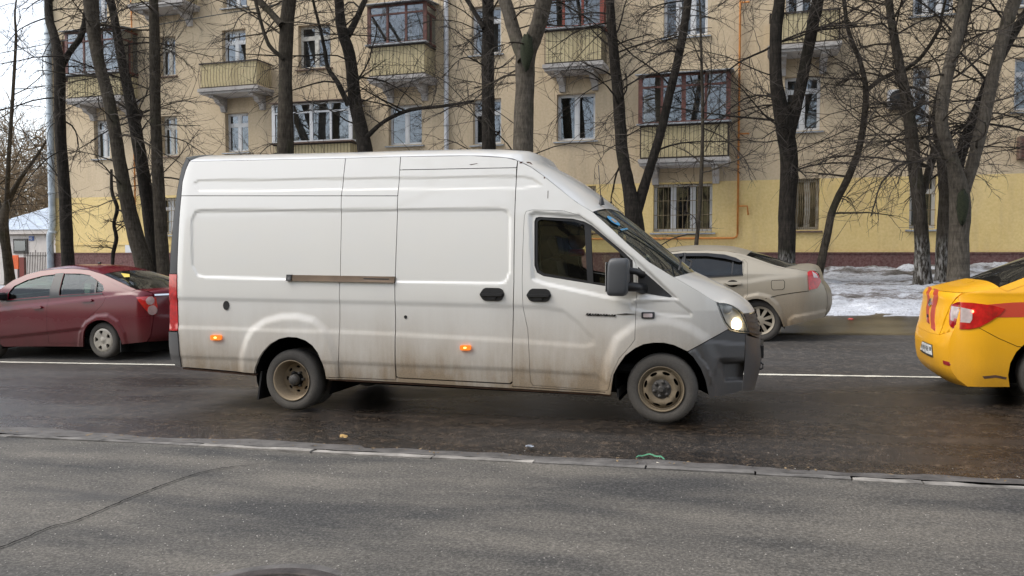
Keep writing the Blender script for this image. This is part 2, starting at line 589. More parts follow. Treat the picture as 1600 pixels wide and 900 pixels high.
RAIL_STEEL = plain('rail_steel', (.15, .105, .07), .5, .2, var=.35, vs_=3)
RUST = plain('rusty_sill', (.085, .045, .028), .85, var=.4, vs_=12)
GLASS_VAN = glass('van_glass', (.84, .86, .80), .015, gain=1.1)
GLASS_SCREEN = glass('windscreen_glass', (.34, .40, .38), .16, dirt_c=(.13, .15, .14))
GLASS_CAR = glass('car_glass', (.40, .52, .42), .02, gain=.55)
GLASS_TINT = glass('tinted_glass', (.08, .10, .11), .04, gain=1.0)
LENS_CLEAR = glass('clear_lens', (.93, .94, .95), .06)
RED_LENS = plain('red_lens', (.42, .006, .008), .15, coat=.6, var=.35, vs_=20)
RED_LENS_DARK = plain('dark_red_lens', (.30, .008, .012), .15, coat=1.0, var=.25, vs_=20)
RED_GLOW = plain('lit_brake_lamp', (.8, .05, .03), .3, emit=((1, .10, .05), 5.0))
FROST_LENS = plain('frosted_pink_lens', (.34, .22, .21), .3, coat=.4, var=.2, vs_=14)
WHITE_LENS = plain('white_lens', (.46, .38, .37), .15, coat=1.0, var=.2, vs_=14)
AMBER = plain('amber_lens', (.70, .15, .012), .2, coat=.8, emit=((1, .22, .02), .35))
AMBER_HOT = plain('amber_lit_bulb', (.9, .4, .05), .3, emit=((1, .5, .12), 2.0))
LAMP_LIT = plain('lit_headlamp', (1, .9, .7), .3, emit=((1.0, .78, .46), 3.2))
REFLECTOR = plain('headlamp_reflector', (.86, .86, .85), .45, .0, var=.12, vs_=14)
INTERIOR = plain('cabin_plastic', (.035, .036, .038), .7)
SEAT_CLOTH = plain('seat_cloth', (.055, .056, .06), .9, var=.3, vs_=40)
# ------------------------------------------------------------------ ground materials
def asphalt_road():
    m, nt, bs = new_mat('wet_asphalt')
    p = world_pos(nt); ps = world_pos(nt, (.22, .8, 1))
    fine = math_n(nt, 'ADD', math_n(nt, 'MULTIPLY', noise_n(nt, p, 46, 3, .8), .68), math_n(nt, 'MULTIPLY', noise_n(nt, p, 19, 3, .75), .32)); mid = noise_n(nt, p, 9, 5); big = noise_n(nt, ps, 1.1, 5, .6)
    vor = nd(nt, 'TexVoronoi'); vor.inputs['Scale'].default_value = 95; L(nt, p, vor.inputs['Vector'])
    sp = math_n(nt, 'ADD', math_n(nt, 'MULTIPLY', fine, .75), math_n(nt, 'MULTIPLY', mid, .25))
    col = ramp(nt, sp, [(.43, (.006, .0055, .005)), (.50, (.028, .0245, .021)), (.55, (.080, .069, .058)), (.60, (.24, .21, .175))])
    sx = nd(nt, 'SeparateXYZ'); L(nt, p, sx.inputs[0])
    wet_y = nd(nt, 'MapRange'); L(nt, sx.outputs[1], wet_y.inputs[0])
    wet_y.inputs[1].default_value = 10.6; wet_y.inputs[2].default_value = 9.0; wet_y.inputs[3].default_value = .15; wet_y.inputs[4].default_value = .85
    gut = nd(nt, 'MapRange'); L(nt, sx.outputs[1], gut.inputs[0])
    gut.inputs[1].default_value = 6.6; gut.inputs[2].default_value = 5.7; gut.inputs[3].default_value = 0; gut.inputs[4].default_value = .25
    w = math_n(nt, 'ADD', math_n(nt, 'ADD', wet_y.outputs[0], gut.outputs[0]), math_n(nt, 'MULTIPLY', math_n(nt, 'SUBTRACT', big, .5), 1.9), True)
    wetcol = mix(nt, 1.0, col, (.46, .365, .285), 'MULTIPLY')
    dry = mix(nt, .6, col, (.072, .069, .067))
    L(nt, mix(nt, w, dry, wetcol), bs.inputs['Base Color'])
    rg = nd(nt, 'MapRange'); L(nt, w, rg.inputs[0]); rg.inputs[3].default_value = .72; rg.inputs[4].default_value = .22
    rr = math_n(nt, 'ADD', rg.outputs[0], math_n(nt, 'MULTIPLY', math_n(nt, 'SUBTRACT', fine, .5), .3), True)
    L(nt, rr, bs.inputs['Roughness'])
    h = math_n(nt, 'ADD', math_n(nt, 'MULTIPLY', vor.outputs['Distance'], .8), fine)
    bump(nt, bs, h, .5, .014)
    return m

def asphalt_walk():
    m, nt, bs = new_mat('dusty_asphalt')
    p = world_pos(nt); ps = world_pos(nt, (.38, 1.3, 1)); pl = world_pos(nt, (.35, 1.0, 1))
    fine = noise_n(nt, p, 60, 4, .8); streak = noise_n(nt, ps, 1.35, 7, .6); big = noise_n(nt, pl, .8, 4)
    base = ramp(nt, fine, [(.38, (.012, .0118, .0115)), (.52, (.037, .036, .0345)), (.62, (.088, .084, .078))])
    dust = ramp(nt, fine, [(.38, (.068, .062, .052)), (.52, (.125, .113, .096)), (.64, (.20, .182, .155))])
    k = math_n(nt, 'ADD', math_n(nt, 'MULTIPLY', streak, .75), math_n(nt, 'MULTIPLY', big, .5))
    f = ramp(nt, k, [(.52, 0.0), (.62, .48), (.74, 1.0)])
    sx = nd(nt, 'SeparateXYZ'); L(nt, p, sx.inputs[0])
    c1 = mix(nt, f, base, dust)
    damp = ramp(nt, noise_n(nt, world_pos(nt, (.5, 1.2, 1)), .75, 4), [(.62, 0.0), (.70, .6)])
    c2 = mix(nt, damp, c1, (.022, .0205, .020))
    vor = nd(nt, 'TexVoronoi'); vor.inputs['Scale'].default_value = 14; vor.inputs['Randomness'].default_value = 1; L(nt, p, vor.inputs['Vector'])
    grit = ramp(nt, vor.outputs['Distance'], [(.05, 1.0), (.085, 0.0)])
    c3 = mix(nt, math_n(nt, 'MULTIPLY', grit, .6), c2, (.33, .31, .28))
    L(nt, c3, bs.inputs['Base Color'])
    rg = nd(nt, 'MapRange'); L(nt, damp, rg.inputs[0]); rg.inputs[3].default_value = .85; rg.inputs[4].default_value = .48
    L(nt, rg.outputs[0], bs.inputs['Roughness'])
    bump(nt, bs, math_n(nt, 'ADD', fine, math_n(nt, 'MULTIPLY', noise_n(nt, p, 4, 4), 1.5)), .5, .008)
    return m

def snow_dirt():
    m, nt, bs = new_mat('old_snow')
    p = world_pos(nt, (.45, 1.2, 1.6)); pf = world_pos(nt)
    n1 = noise_n(nt, p, 1.3, 8, .66); n2 = noise_n(nt, pf, 7, 6, .7); n3 = noise_n(nt, world_pos(nt, (.16, .75, 1)), 1.0, 4)
    k = math_n(nt, 'ADD', math_n(nt, 'MULTIPLY', n1, .5), math_n(nt, 'ADD', math_n(nt, 'MULTIPLY', n2, .30), math_n(nt, 'MULTIPLY', n3, .45)))
    col = ramp(nt, k, [(.50, (.045, .039, .034)), (.56, (.15, .14, .14)), (.62, (.38, .40, .44)), (.78, (.66, .69, .75))])
    n4 = noise_n(nt, pf, 26, 5, .75)
    col = mix(nt, ramp(nt, n4, [(.54, 0.0), (.64, .75)]), col, (.05, .045, .04))
    L(nt, col, bs.inputs['Base Color']); bs.inputs['Roughness'].default_value = .7
    bump(nt, bs, n2, .6, .05)
    return m

ROAD, WALK, SNOW = asphalt_road(), asphalt_walk(), snow_dirt()
EARTH = plain('bare_earth', (.045, .036, .028), .95, var=.4, vs_=3, bmp=.5, bs_=8)
SHOULDER = plain('muddy_verge', (.062, .050, .030), .28, var=.8, vs_=1.1, bmp=.4, bs_=25)
KERB_STONE = plain('kerb_concrete', (.23, .215, .195), .9, var=.6, vs_=5, bmp=.4, bs_=40)
KERB_DIRTY = plain('grimy_kerb_concrete', (.125, .118, .110), .9, var=.55, vs_=6, bmp=.4, bs_=40)
LINE = plain('worn_line_paint', (.62, .60, .52), .75, var=.3, vs_=9)

def sheet(name, xs, ys, zf, m, smooth=True, kind='structure', parent=None):
    X, Yv = np.meshgrid(xs, ys)
    Z = zf(X, Yv)
    v = np.stack([X, Yv, Z], -1).reshape(-1, 3); n = len(xs)
    f = [(j * n + i, j * n + i + 1, (j + 1) * n + i + 1, (j + 1) * n + i) for j in range(len(ys) - 1) for i in range(n - 1)]
    o = mesh_obj(name, v, f, m, parent, smooth)
    if kind: o['kind'] = kind
    return o

def nz(x, y, s=1.0, seed=0.0):
    return np.vectorize(lambda a, b: noise.noise(Vector((a * s + seed, b * s, seed * 1.7))))(x, y)

g = sheet('ground', np.r_[-600, -200, np.linspace(-80, 40, 61), 100, 400], np.r_[-500, -120, np.linspace(-60, 70, 66), 150, 600], lambda x, y: gz(x, y) - .10 - .25 * (np.abs(y - 5) < 9), EARTH)
tag(g, 'bare dark ground around the street')
KY = 5.54          # street edge of the kerb
def road_edge(x): return 14.55 + .12 * np.sin(x * .9) + .1 * np.sin(x * 2.3 + 1)
rd = sheet('road', np.r_[-300, -120, np.linspace(-60, 40, 101), 120], np.linspace(KY - .02, 14.9, 40), lambda x, y: gz(x, y) - .03 * np.clip((6.3 - y) / .7, 0, 1), ROAD)
tag(rd, 'wet dark asphalt road between the kerb and the snowy verge')
wk = sheet('pavement', np.r_[-300, -120, np.linspace(-40, 25, 131), 120], np.r_[np.linspace(-7.0, 2.5, 12), np.linspace(2.8, 5.40, 14)],
           lambda x, y: gz(x, y) + .055 + .012 * nz(x, y, .55, 3.1) * (y > 0), WALK)
tag(wk, 'grey dusty asphalt pavement in the foreground')
# near side behind the viewer
lw = sheet('lawn', np.linspace(-60, 40, 26), np.linspace(-30, -7, 10), lambda x, y: gz(x, y) + .03, SNOW)
tag(lw, 'snowy strip on the near side of the street')
# centre line, worn and broken at its edges
def ribbon(name, y0, y1, x0, x1, m, dz, n, parent=None, wob=.012, seed=1):
    xs = np.linspace(x0, x1, n); r = random.Random(seed)
    lo = [y0 + r.uniform(-wob, wob) for _ in xs]; hi = [y1 + r.uniform(-wob, wob) for _ in xs]
    v = [(x, a, float(gz(x, a)) + dz) for x, a in zip(xs, lo)] + [(x, a, float(gz(x, a)) + dz) for x, a in zip(xs, hi)]
    return mesh_obj(name, v, [(i, i + 1, n + i + 1, n + i) for i in range(n - 1)], m, parent, False)
ln = ribbon('lane_line', 10.31, 10.41, -60, 30, LINE, .006, 400); tag(ln, 'thin pale line painted along the middle of the road', kind='structure')
# kerb of separate stones, worn and half buried
kb = bpy.data.objects.new('kerb', None); COL.objects.link(kb); kb['kind'] = 'structure'; kb['label'] = 'row of pale worn kerb stones between pavement and road'
rk = random.Random(4)
joints = [float(at(px, py, KY - .06)[0]) for px, py in ((318, 696), (493, 703), (678, 716), (836, 726), (1010, 738), (1180, 748), (1330, 758), (1440, 764))]
w0 = 1.0
xs = [joints[0] - 1.0 * i for i in range(14, 0, -1)] + joints + [joints[-1] + 1.0 * i for i in range(1, 8)]
for a, b in zip(xs[:-1], xs[1:]):
    h = rk.uniform(.054, .068); dy = rk.uniform(-.015, .015)
    n = 7; mb = MB(); v = []
    for i in range(n):
        x = a + .006 + (b - a - .012) * i / (n - 1)
        z = float(gz(x, KY))
        e = rk.uniform(-.010, .006); e2 = rk.uniform(-.015, .006)
        v += [(x, KY - .125 + dy, z - .15), (x, KY - .125 + dy, z + h), (x, KY - .045 + dy + e2, z + h + e * .5), (x, KY - .012 + dy + e2, z + h - .02), (x, KY + dy, z - .15)]
    f = [(i * 5 + k, i * 5 + k + 1, (i + 1) * 5 + k + 1, (i + 1) * 5 + k) for i in range(n - 1) for k in range(4)] + [(0, 1, 2, 3, 4), tuple((n - 1) * 5 + k for k in (4, 3, 2, 1, 0))]
    dirty = not (joints[0] - .02 < (a + b) / 2 < joints[3] or (a + b) / 2 > joints[-2])
    mb.add(v, f); mb.build('kerb_stone', KERB_DIRTY if dirty else KERB_STONE, kb)
# grey silt washed against the kerb, uneven width
silt_m = plain('grey_silt', (.085, .079, .074), .75, var=.5, vs_=7, bmp=.5, bs_=50)
xs = np.linspace(-14, 7, 220); v = []
for x in xs:
    wv = .30 + .22 * noise.noise(Vector((x * .7, 0, 2))) + .05 * noise.noise(Vector((x * 4, 0, 5))) + (.10 if x < -3 else 0)
    for t in np.linspace(0, 1, 5):
        y = KY - .035 + wv * t; v.append((x, y, float(gz(x, y)) + (.058 - .022 * t if t < .7 else .043 - .24 * (t - .7)) + .007 * noise.noise(Vector((x * 6, y * 9, 1)))))
o = mesh_obj('gutter_silt', v, [(i * 5 + k, i * 5 + k + 1, (i + 1) * 5 + k + 1, (i + 1) * 5 + k) for i in range(len(xs) - 1) for k in range(4)], silt_m, None, True)
tag(o, 'grey silt and crumbled asphalt washed along the kerb', kind='stuff')
# verge and snow on the far side
vg = sheet('verge', np.linspace(-60, 40, 161), np.linspace(13.3, 15.6, 14), lambda x, y: gz(x, y) + np.where(y > 13.4, .012 + .03 * np.clip((y - 14.2) / 1, 0, 1) * (1 + nz(x, y, 1.2, 9)), -.02), SHOULDER)
tag(vg, 'muddy road edge below the snow')
def snow_z(x, y):
    a = np.clip((y - 14.9) / .5, 0, 1)
    b = np.exp(-((y - 24.6) / .9) ** 2)
    lump = np.abs(nz(x, y, 1.1, 2)) * .22 + np.abs(nz(x, y, 3.1, 6)) * .10
    return gz(x, y) + a * (.03 + lump * .55 + .05 * nz(x, y, 6.0, 4)) + b * (.08 + .22 * np.abs(nz(x, y, 1.5, 8)) + .05 * nz(x, y, 5, 3)) - .05 * (1 - a)
sn = sheet('snow_field', np.r_[np.linspace(-55, -12, 100), np.linspace(-11.8, 14, 260), np.linspace(14.5, 40, 40)], np.linspace(14.85, 25.99, 112), snow_z, SNOW)
tag(sn, 'patchy dirty old snow lying between the road and the building', 'snow', kind='stuff'); del sn['category']
# long crack across the pavement
def walk_z(x, y): return float(gz(x, y)) + .055 + .012 * noise.noise(Vector((x * .55 + 3.1, y * .55, 3.1 * 1.7)))
ck = [(-8, 859), (40, 840), (80, 823), (115, 815), (160, 797), (205, 778), (260, 757), (305, 742), (345, 733), (400, 726), (440, 722)]
mb = MB(); P = [ground_at(a, b, .055) for a, b in ck]; P = smooth_line(P, 90); v = []
for i, q in enumerate(P):
    w = (.004 + .008 * abs(noise.noise(Vector((i * .7, 0, 0))))) * (1 if i < 70 else max(.1, (90 - i) / 20)); j = .012 * noise.noise(Vector((i * .5, 4, 0)))
    t_ = P[min(i + 1, 89)] - P[max(i - 1, 0)]; t_ = t_ / (np.hypot(t_[0], t_[1]) + 1e-9)
    for s_ in (-1, 1): v.append((q[0] - t_[1] * (j + s_ * w), q[1] + t_[0] * (j + s_ * w), walk_z(q[0], q[1]) + .009))
mb.add(v, [(2 * i, 2 * i + 2, 2 * i + 3, 2 * i + 1) for i in range(len(P) - 1)]); cr = mb.build('crack', DARK, wk)
# manhole at the bottom edge
c = ground_at(412, 946, .06)
MH = thing('manhole_cover', 'round rusty iron manhole cover set in the pavement at the bottom edge', 'manhole cover', (c[0], c[1], walk_z(c[0], c[1])))
IRON = plain('rusty_iron', (.055, .045, .042), .6, .4, var=.4, vs_=14, bmp=.3)
mb = MB(); mb.lathe([(.39, -.03), (.39, .012), (.375, .016), (.33, .016), (.32, .010), (.32, -.01)], np.array(MH.location), 48, axis='z'); mb.build('frame', IRON, MH)
mb = MB(); mb.lathe([(.0, .006), (.315, .006), (.315, -.02)], np.array(MH.location), 48, axis='z')
for i in range(-5, 6):
    for j in range(-5, 6):
        if (i * i + j * j) * .0028 < .078 * .95:
            x, y = MH.location[0] + i * .053, MH.location[1] + j * .053; z = MH.location[2]
            mb.box(x - .017, x + .017, y - .017, y + .017, z + .004, z + .013)
mb.build('cover', IRON, MH)
mb = MB(); mb.lathe([(.39, .004), (.43, .006), (.47, .0005)], np.array(MH.location), 48, axis='z'); mb.build('collar', silt_m, MH)
# grit
rg_ = random.Random(11); v = []; f = []
def pebbles(n, px, py, dz, smin, smax):
    for _ in range(n):
        q = ground_at(rg_.uniform(*px), rg_.uniform(*py), dz); s_ = rg_.uniform(smin, smax)
        z = walk_z(q[0], q[1]) if q[1] < 5.42 else float(gz(q[0], q[1])); k = len(v); a = rg_.uniform(0, 6)
        for t in range(4): v.append((q[0] + s_ * math.cos(a + t * 1.57) * rg_.uniform(.6, 1), q[1] + s_ * math.sin(a + t * 1.57) * rg_.uniform(.6, 1), z + .001))
        v.append((q[0], q[1], z + s_ * rg_.uniform(.5, 1))); f.extend([(k + t, k + (t + 1) % 4, k + 4) for t in range(4)])
pebbles(330, (0, 1600), (690, 900), .055, .003, .007); pebbles(260, (0, 800), (690, 740), .055, .003, .008); pebbles(120, (0, 500), (780, 900), .055, .003, .007)
GRIT = plain('pale_grit', (.33, .31, .28), .9, var=.5, vs_=40)
o = mesh_obj('grit', v, f, GRIT); tag(o, 'pale grit scattered over the pavement', kind='stuff')
# brown leaf crumbs and twig ends caught in the gutter
v = []; f = []
for _ in range(260):
    x = rg_.uniform(-9, 4); y = KY + abs(rg_.gauss(.10, .16)); s_ = rg_.uniform(.006, .022); a = rg_.uniform(0, 6.3); z = float(gz(x, y)) + (.062 - .06 * min(1, max(0, (y - KY) / .4))); k = len(v)
    for t in range(4): v.append((x + s_ * math.cos(a + t * 1.57) * (1 if t % 2 else .45), y + s_ * math.sin(a + t * 1.57) * (1 if t % 2 else .45), z + rg_.uniform(0, .012)))
    f.append((k, k + 1, k + 2, k + 3))
o = mesh_obj('leaf_crumbs', v, f, plain('leaf_crumb', (.20, .14, .075), .9, var=.6, vs_=30)); tag(o, 'brown leaf crumbs scattered along the gutter', kind='stuff')
# litter
def litter(name, label, cat, px, py, shape, m, dz=.0):
    q = ground_at(px, py, dz); z = max(q[2], 0) if False else q[2]
    t = thing(name, label, cat, (q[0], q[1], q[2]))
    return t, q
GREEN = plain('green_plastic', (.08, .26, .15), .5); LEAF = plain('dry_leaf', (.42, .27, .10), .8, var=.4, vs_=30); PAPER = plain('dirty_paper', (.50, .46, .38), .8, var=.3, vs_=20)
q0 = [ground_at(a, b, .012) for a, b in ((994, 716), (1003, 713), (1014, 712), (1027, 714), (1038, 718))]
v = []; 
for i, q in enumerate(smooth_line(q0, 14)):
    h = .006 + .005 * math.sin(i * 1.3)
    v += [(q[0], q[1] - .012, q[2] + h), (q[0], q[1] + .014, q[2] + h + .004)]
o = mesh_obj('plastic_ribbon', v, [(2 * i, 2 * i + 2, 2 * i + 3, 2 * i + 1) for i in range(13)], GREEN, None, True); tag(o, 'strip of green plastic ribbon lying in the gutter', 'litter')
def crumple(name, label, px, py, m, sx, sy, h, seed):
    q = ground_at(px, py, .02); r = random.Random(seed); n = 6; v = []
    for j in range(n):
        for i in range(n):
            a, b = i / (n - 1) - .5, j / (n - 1) - .5
            k = 1 - .5 * (a * a + b * b) * 2
            v.append((q[0] + a * sx * k + r.uniform(-.1, .1) * sx, q[1] + b * sy * k + r.uniform(-.1, .1) * sy, q[2] - .004 + max(0, h * (1 - 3 * (a * a + b * b)) + r.uniform(-.3, .3) * h)))
    o = mesh_obj(name, v, [(j * n + i, j * n + i + 1, (j + 1) * n + i + 1, (j + 1) * n + i) for j in range(n - 1) for i in range(n - 1)], m, None, False)
    tag(o, label, 'litter' if 'leaf' not in name else 'leaf')
crumple('fallen_leaf', 'large dry yellow leaf lying in the gutter behind the kerb', 537, 682, LEAF, .11, .06, .02, 1)
crumple('paper_scrap', 'crumpled pale paper scrap on the kerb below the green ribbon', 1030, 729, PAPER, .13, .07, .03, 2)
crumple('paper_scrap', 'small grey scrap in the gutter left of the green ribbon', 827, 697, plain('grey_scrap', (.3, .33, .38), .5), .09, .05, .012, 3)
mb = MB(); mb.tube([ground_at(a, b, .02) + [0, 0, .01] for a, b in ((1252, 740), (1264, 743), (1276, 747))], .004, 5); tag(mb.build('fallen_twig', LEAF), 'short pale twig lying on the kerb', 'twig')
crumple('paper_scrap', 'red and white wrapper lying on the dirty snow', 1330, 500, plain('red_wrapper', (.5, .08, .06), .5), .16, .06, .04, 5)
# ------------------------------------------------------------------ the apartment building
YB = 26.0
def plaster(name, c, c2, stain=(.25, .2, .15)):
    m, nt, bs = new_mat(name)
    p = world_pos(nt); pv = world_pos(nt, (1.3, 1.3, .22))
    n1 = noise_n(nt, world_pos(nt, (.5, .5, .5)), 1.1, 6, .6); n2 = noise_n(nt, p, 14, 4, .6); n3 = noise_n(nt, pv, 1.2, 6, .62)
    col = ramp(nt, n1, [(.32, c), (.7, c2)])
    col = mix(nt, math_n(nt, 'MULTIPLY', ramp(nt, n3, [(.50, 0.0), (.70, 1.0)]), .55), col, stain)
    col = mix(nt, .10, col, ramp(nt, n2, [(.35, (.1, .08, .06)), (.65, (.8, .7, .6))]))
    L(nt, col, bs.inputs['Base Color']); bs.inputs['Roughness'].default_value = .93
    bump(nt, bs, math_n(nt, 'ADD', n2, math_n(nt, 'MULTIPLY', noise_n(nt, p, 60, 3), .5)), .35, .02)
    return m
TAN = plaster('tan_plaster', (.53, .42, .272), (.59, .475, .32), (.30, .24, .165))
YEL = plaster('yellow_plaster', (.68, .505, .19), (.74, .57, .25), (.50, .37, .18))
MAROON = plaster('maroon_plinth_paint', (.085, .028, .030), (.12, .042, .042), (.05, .02, .02))
YPANEL = plaster('yellow_balcony_panel', (.56, .47, .26), (.63, .54, .33), (.30, .23, .12))
CONC = plaster('weathered_concrete', (.34, .33, .32), (.50, .48, .46), (.10, .09, .085))
PVC = plain('white_window_frame', (.60, .61, .62), .4, var=.06)
OLDWOOD = plain('old_white_window_wood', (.50, .48, .43), .7, var=.25, vs_=9)
BROWNW = plain('brown_window_wood', (.105, .036, .026), .6, var=.35, vs_=7)
REDW = plain('red_window_wood', (.20, .040, .022), .6, var=.3, vs_=7)
METAL_SILL = plain('grey_sheet_metal', (.30, .32, .34), .5, .3, var=.25, vs_=8)
DARKSILL = plain('rusty_sill_metal', (.13, .085, .065), .7, .1, var=.4, vs_=8)
IRONBAR = plain('black_iron', (.030, .022, .018), .7, var=.4, vs_=20)
PANE = glass('window_pane', (.42, .45, .47), .05, gain=3.2)
CURT = plain('pale_curtain', (.27, .26, .24), .9, var=.5, vs_=3)
CURT2 = plain('warm_curtain', (.40, .29, .14), .9, var=.45, vs_=4)
ROOM = plain('dark_room', (.020, .019, .018), .9, var=.3)
DRAIN = plain('zinc_pipe', (.52, .53, .55), .5, .2, var=.2, vs_=4)
DRAINB = plain('blue_grey_pipe', (.33, .38, .42), .55, .1, var=.25, vs_=3)
GASP = plain('orange_gas_pipe', (.52, .20, .04), .6, var=.2, vs_=5)
XL = float(at(84, 250, YB)[0]); XR = 22.0
ZT = 15.5
zc = [float(at(a, b, YB)[2]) for a, b in ((140, 309), (1220, 281), (1590, 270))]
ZSPLIT = sum(zc) / 3
ZPL = float(at(700, 396.5, YB)[2])
BLD = thing('apartment_building', 'long tan and yellow plastered apartment block with maroon plinth and balconies', 'building', ((XL + XR) / 2, YB, .3))
# windows: pixel box, frame, panes across, transom fraction from the top, grille, sill, curtain
W_ = [
 (92, 128, 60, 128, BROWNW, 2, .3, 0, 0, 1), (249, 274, 57, 118, OLDWOOD, 2, .3, 0, 1, 1), (347, 384, 46, 108, PVC, 2, .30, 0, 0, 0), (466, 516, 38, 106, OLDWOOD, 2, .28, 0, 1, 1),
 (600, 640, 20, 100, OLDWOOD, 2, .3, 0, 0, 1), (737, 783, 9, 84, PVC, 2, .30, 0, 1, 0), (872, 922, -10, 70, OLDWOOD, 2, .3, 0, 0, 1), (1037, 1106, -22, 56, PVC, 3, 0, 0, 1, 0), (1228, 1272, -40, 50, PVC, 2, .3, 0, 0, 0), (1427, 1492, -50, 22, PVC, 3, 0, 0, 1, 0), (1580, 1640, -66, 8, PVC, 2, .3, 0, 1, 0),
 (147, 171, 187, 247, PVC, 2, .28, 0, 1, 0), (252, 277, 181, 243, OLDWOOD, 2, .28, 0, 1, 1), (352, 388, 176, 237, PVC, 2, .30, 0, 1, 0), (607, 659, 163, 226, PVC, 2, 0, 0, 1, 0), (739, 783, 154, 225, PVC, 2, .3, 0, 1, 0), (870, 930, 146, 219, PVC, 2, 0, 0, 1, 0), (1040, 1100, 136, 226, OLDWOOD, 2, .3, 0, 0, 1), (1226, 1282, 119, 204, PVC, 2, .26, 0, 1, 1), (1426, 1454, 104, 194, PVC, 1, .36, 0, 1, 1), (1585, 1640, 88, 172, PVC, 2, .3, 0, 1, 0),
 (250, 277, 309, 366, PVC, 2, .30, 1, 1, 0), (352, 392, 302, 365, PVC, 2, .3, 1, 1, 0), (470, 520, 300, 364, PVC, 2, .3, 1, 1, 0), (610, 660, 296, 363, PVC, 2, .3, 1, 1, 0), (740, 785, 294, 362, PVC, 2, .3, 1, 1, 0), (872, 931, 291, 362, OLDWOOD, 2, .3, 1, 1, 1), (1021, 1113, 287, 362, PVC, 3, 0, 1, 1, 2), (1243, 1280, 279, 359, OLDWOOD, 2, .0, 2, 1, 2), (1421, 1463, 274, 357, PVC, 2, .3, 1, 1, 1),
]
holes = []
def rect_of(x0, x1, y0, y1):
    a = at(x0, (y0 + y1) / 2, YB)[0]; b = at(x1, (y0 + y1) / 2, YB)[0]; c = at((x0 + x1) / 2, y0, YB)[2]; d = at((x0 + x1) / 2, y1, YB)[2]
    return float(a), float(b), float(d), float(c)
for w in W_: holes.append(rect_of(*w[:4]))
# storey above and beyond the frame, on the same axes
extra = [((a + b) / 2, b - a) for a, b, c, d in holes if 5.6 < d < 8.6]
for cx, w in extra: holes.append((cx - w / 2, cx + w / 2, 10.75, 12.55)); W_.append((0, 0, 0, 0, PVC, 2, .3, 0, 1, 0))
for cx in (10.5, 13.5, 17, 20):
    for zb in (2.15, 5.1, 8.05, 10.75): holes.append((cx - .7, cx + .7, zb, zb + 1.8)); W_.append((0, 0, 0, 0, PVC, 2, .3, 0, 1, 0))
REV = .20
def wall_band(name, z0, z1, m, y=YB, x0=None, x1=None):
    x0 = XL if x0 is None else x0; x1 = XR if x1 is None else x1
    hs_ = [h for h in holes if h[3] > z0 and h[2] < z1]
    xs = sorted({x0, x1} | {q for h in hs_ for q in h[:2] if x0 < q < x1}); zs = sorted({z0, z1} | {q for h in hs_ for q in h[2:] if z0 < q < z1})
    v = {}; vl = []; f = []
    def vi(x, z, yy):
        k = (round(x, 5), round(z, 5), round(yy, 5))
        if k not in v: v[k] = len(vl); vl.append((x, yy, z))
        return v[k]
    for a, b in zip(xs[:-1], xs[1:]):
        for c, d in zip(zs[:-1], zs[1:]):
            mx, mz = (a + b) / 2, (c + d) / 2
            if any(h[0] < mx < h[1] and h[2] < mz < h[3] for h in hs_): continue
            f.append((vi(a, c, y), vi(b, c, y), vi(b, d, y), vi(a, d, y)))
    for h in hs_:
        c, d = max(h[2], z0), min(h[3], z1); Yb = y + REV + .05
        f.append((vi(h[0], c, y), vi(h[0], d, y), vi(h[0], d, Yb), vi(h[0], c, Yb))); f.append((vi(h[1], c, y), vi(h[1], c, Yb), vi(h[1], d, Yb), vi(h[1], d, y)))
        if h[2] >= z0: f.append((vi(h[0], c, y), vi(h[0], c, Yb), vi(h[1], c, Yb), vi(h[1], c, y)))
        if h[3] <= z1: f.append((vi(h[0], d, y), vi(h[1], d, y), vi(h[1], d, Yb), vi(h[0], d, Yb)))
    return mesh_obj(name, vl, f, m, BLD)
wall_band('upper_wall', ZSPLIT, ZT, TAN); wall_band('ground_floor_wall', ZPL, ZSPLIT, YEL, y=YB - .012)
pl_ = MB(); pl_.box(XL - .05, XR, YB - .06, YB + .1, -.6, ZPL); pl_.build('plinth', MAROON, BLD)
MB().box(XL - .06, XR, YB - .085, YB - .0, ZPL + .002, ZPL + .045).build('plinth_ledge', MAROON, BLD)
zb_ = float(at(130, 382, YB)[2])
MB().box(XL, XL + 9.5, YB - .05, YB - .013, zb_ - .03, zb_ + .03).build('string_course', YEL, BLD)
mb = MB(); mb.box(XL, XL + .02, YB + .013, YB + 12, ZSPLIT, ZT); mb.build('end_wall', TAN, BLD)
MB().box(XL + .002, XL + .022, YB + .013, YB + 12, -.6, ZSPLIT - .002).build('end_wall', YEL, BLD)
mb = MB(); mb.box(XL - .4, XR + .4, YB - .55, YB + 12.5, ZT, ZT + .3); mb.box(XL + .05, XR, YB + 11.9, YB + 12, -.6, ZT - .01); mb.build('roof', METAL_SILL, BLD)
mb = MB(); mb.box(XL + .05, XR, YB + 1.6, YB + 1.65, -.5, ZT - .02); mb.build('room_backs', ROOM, BLD)
rw = random.Random(3)
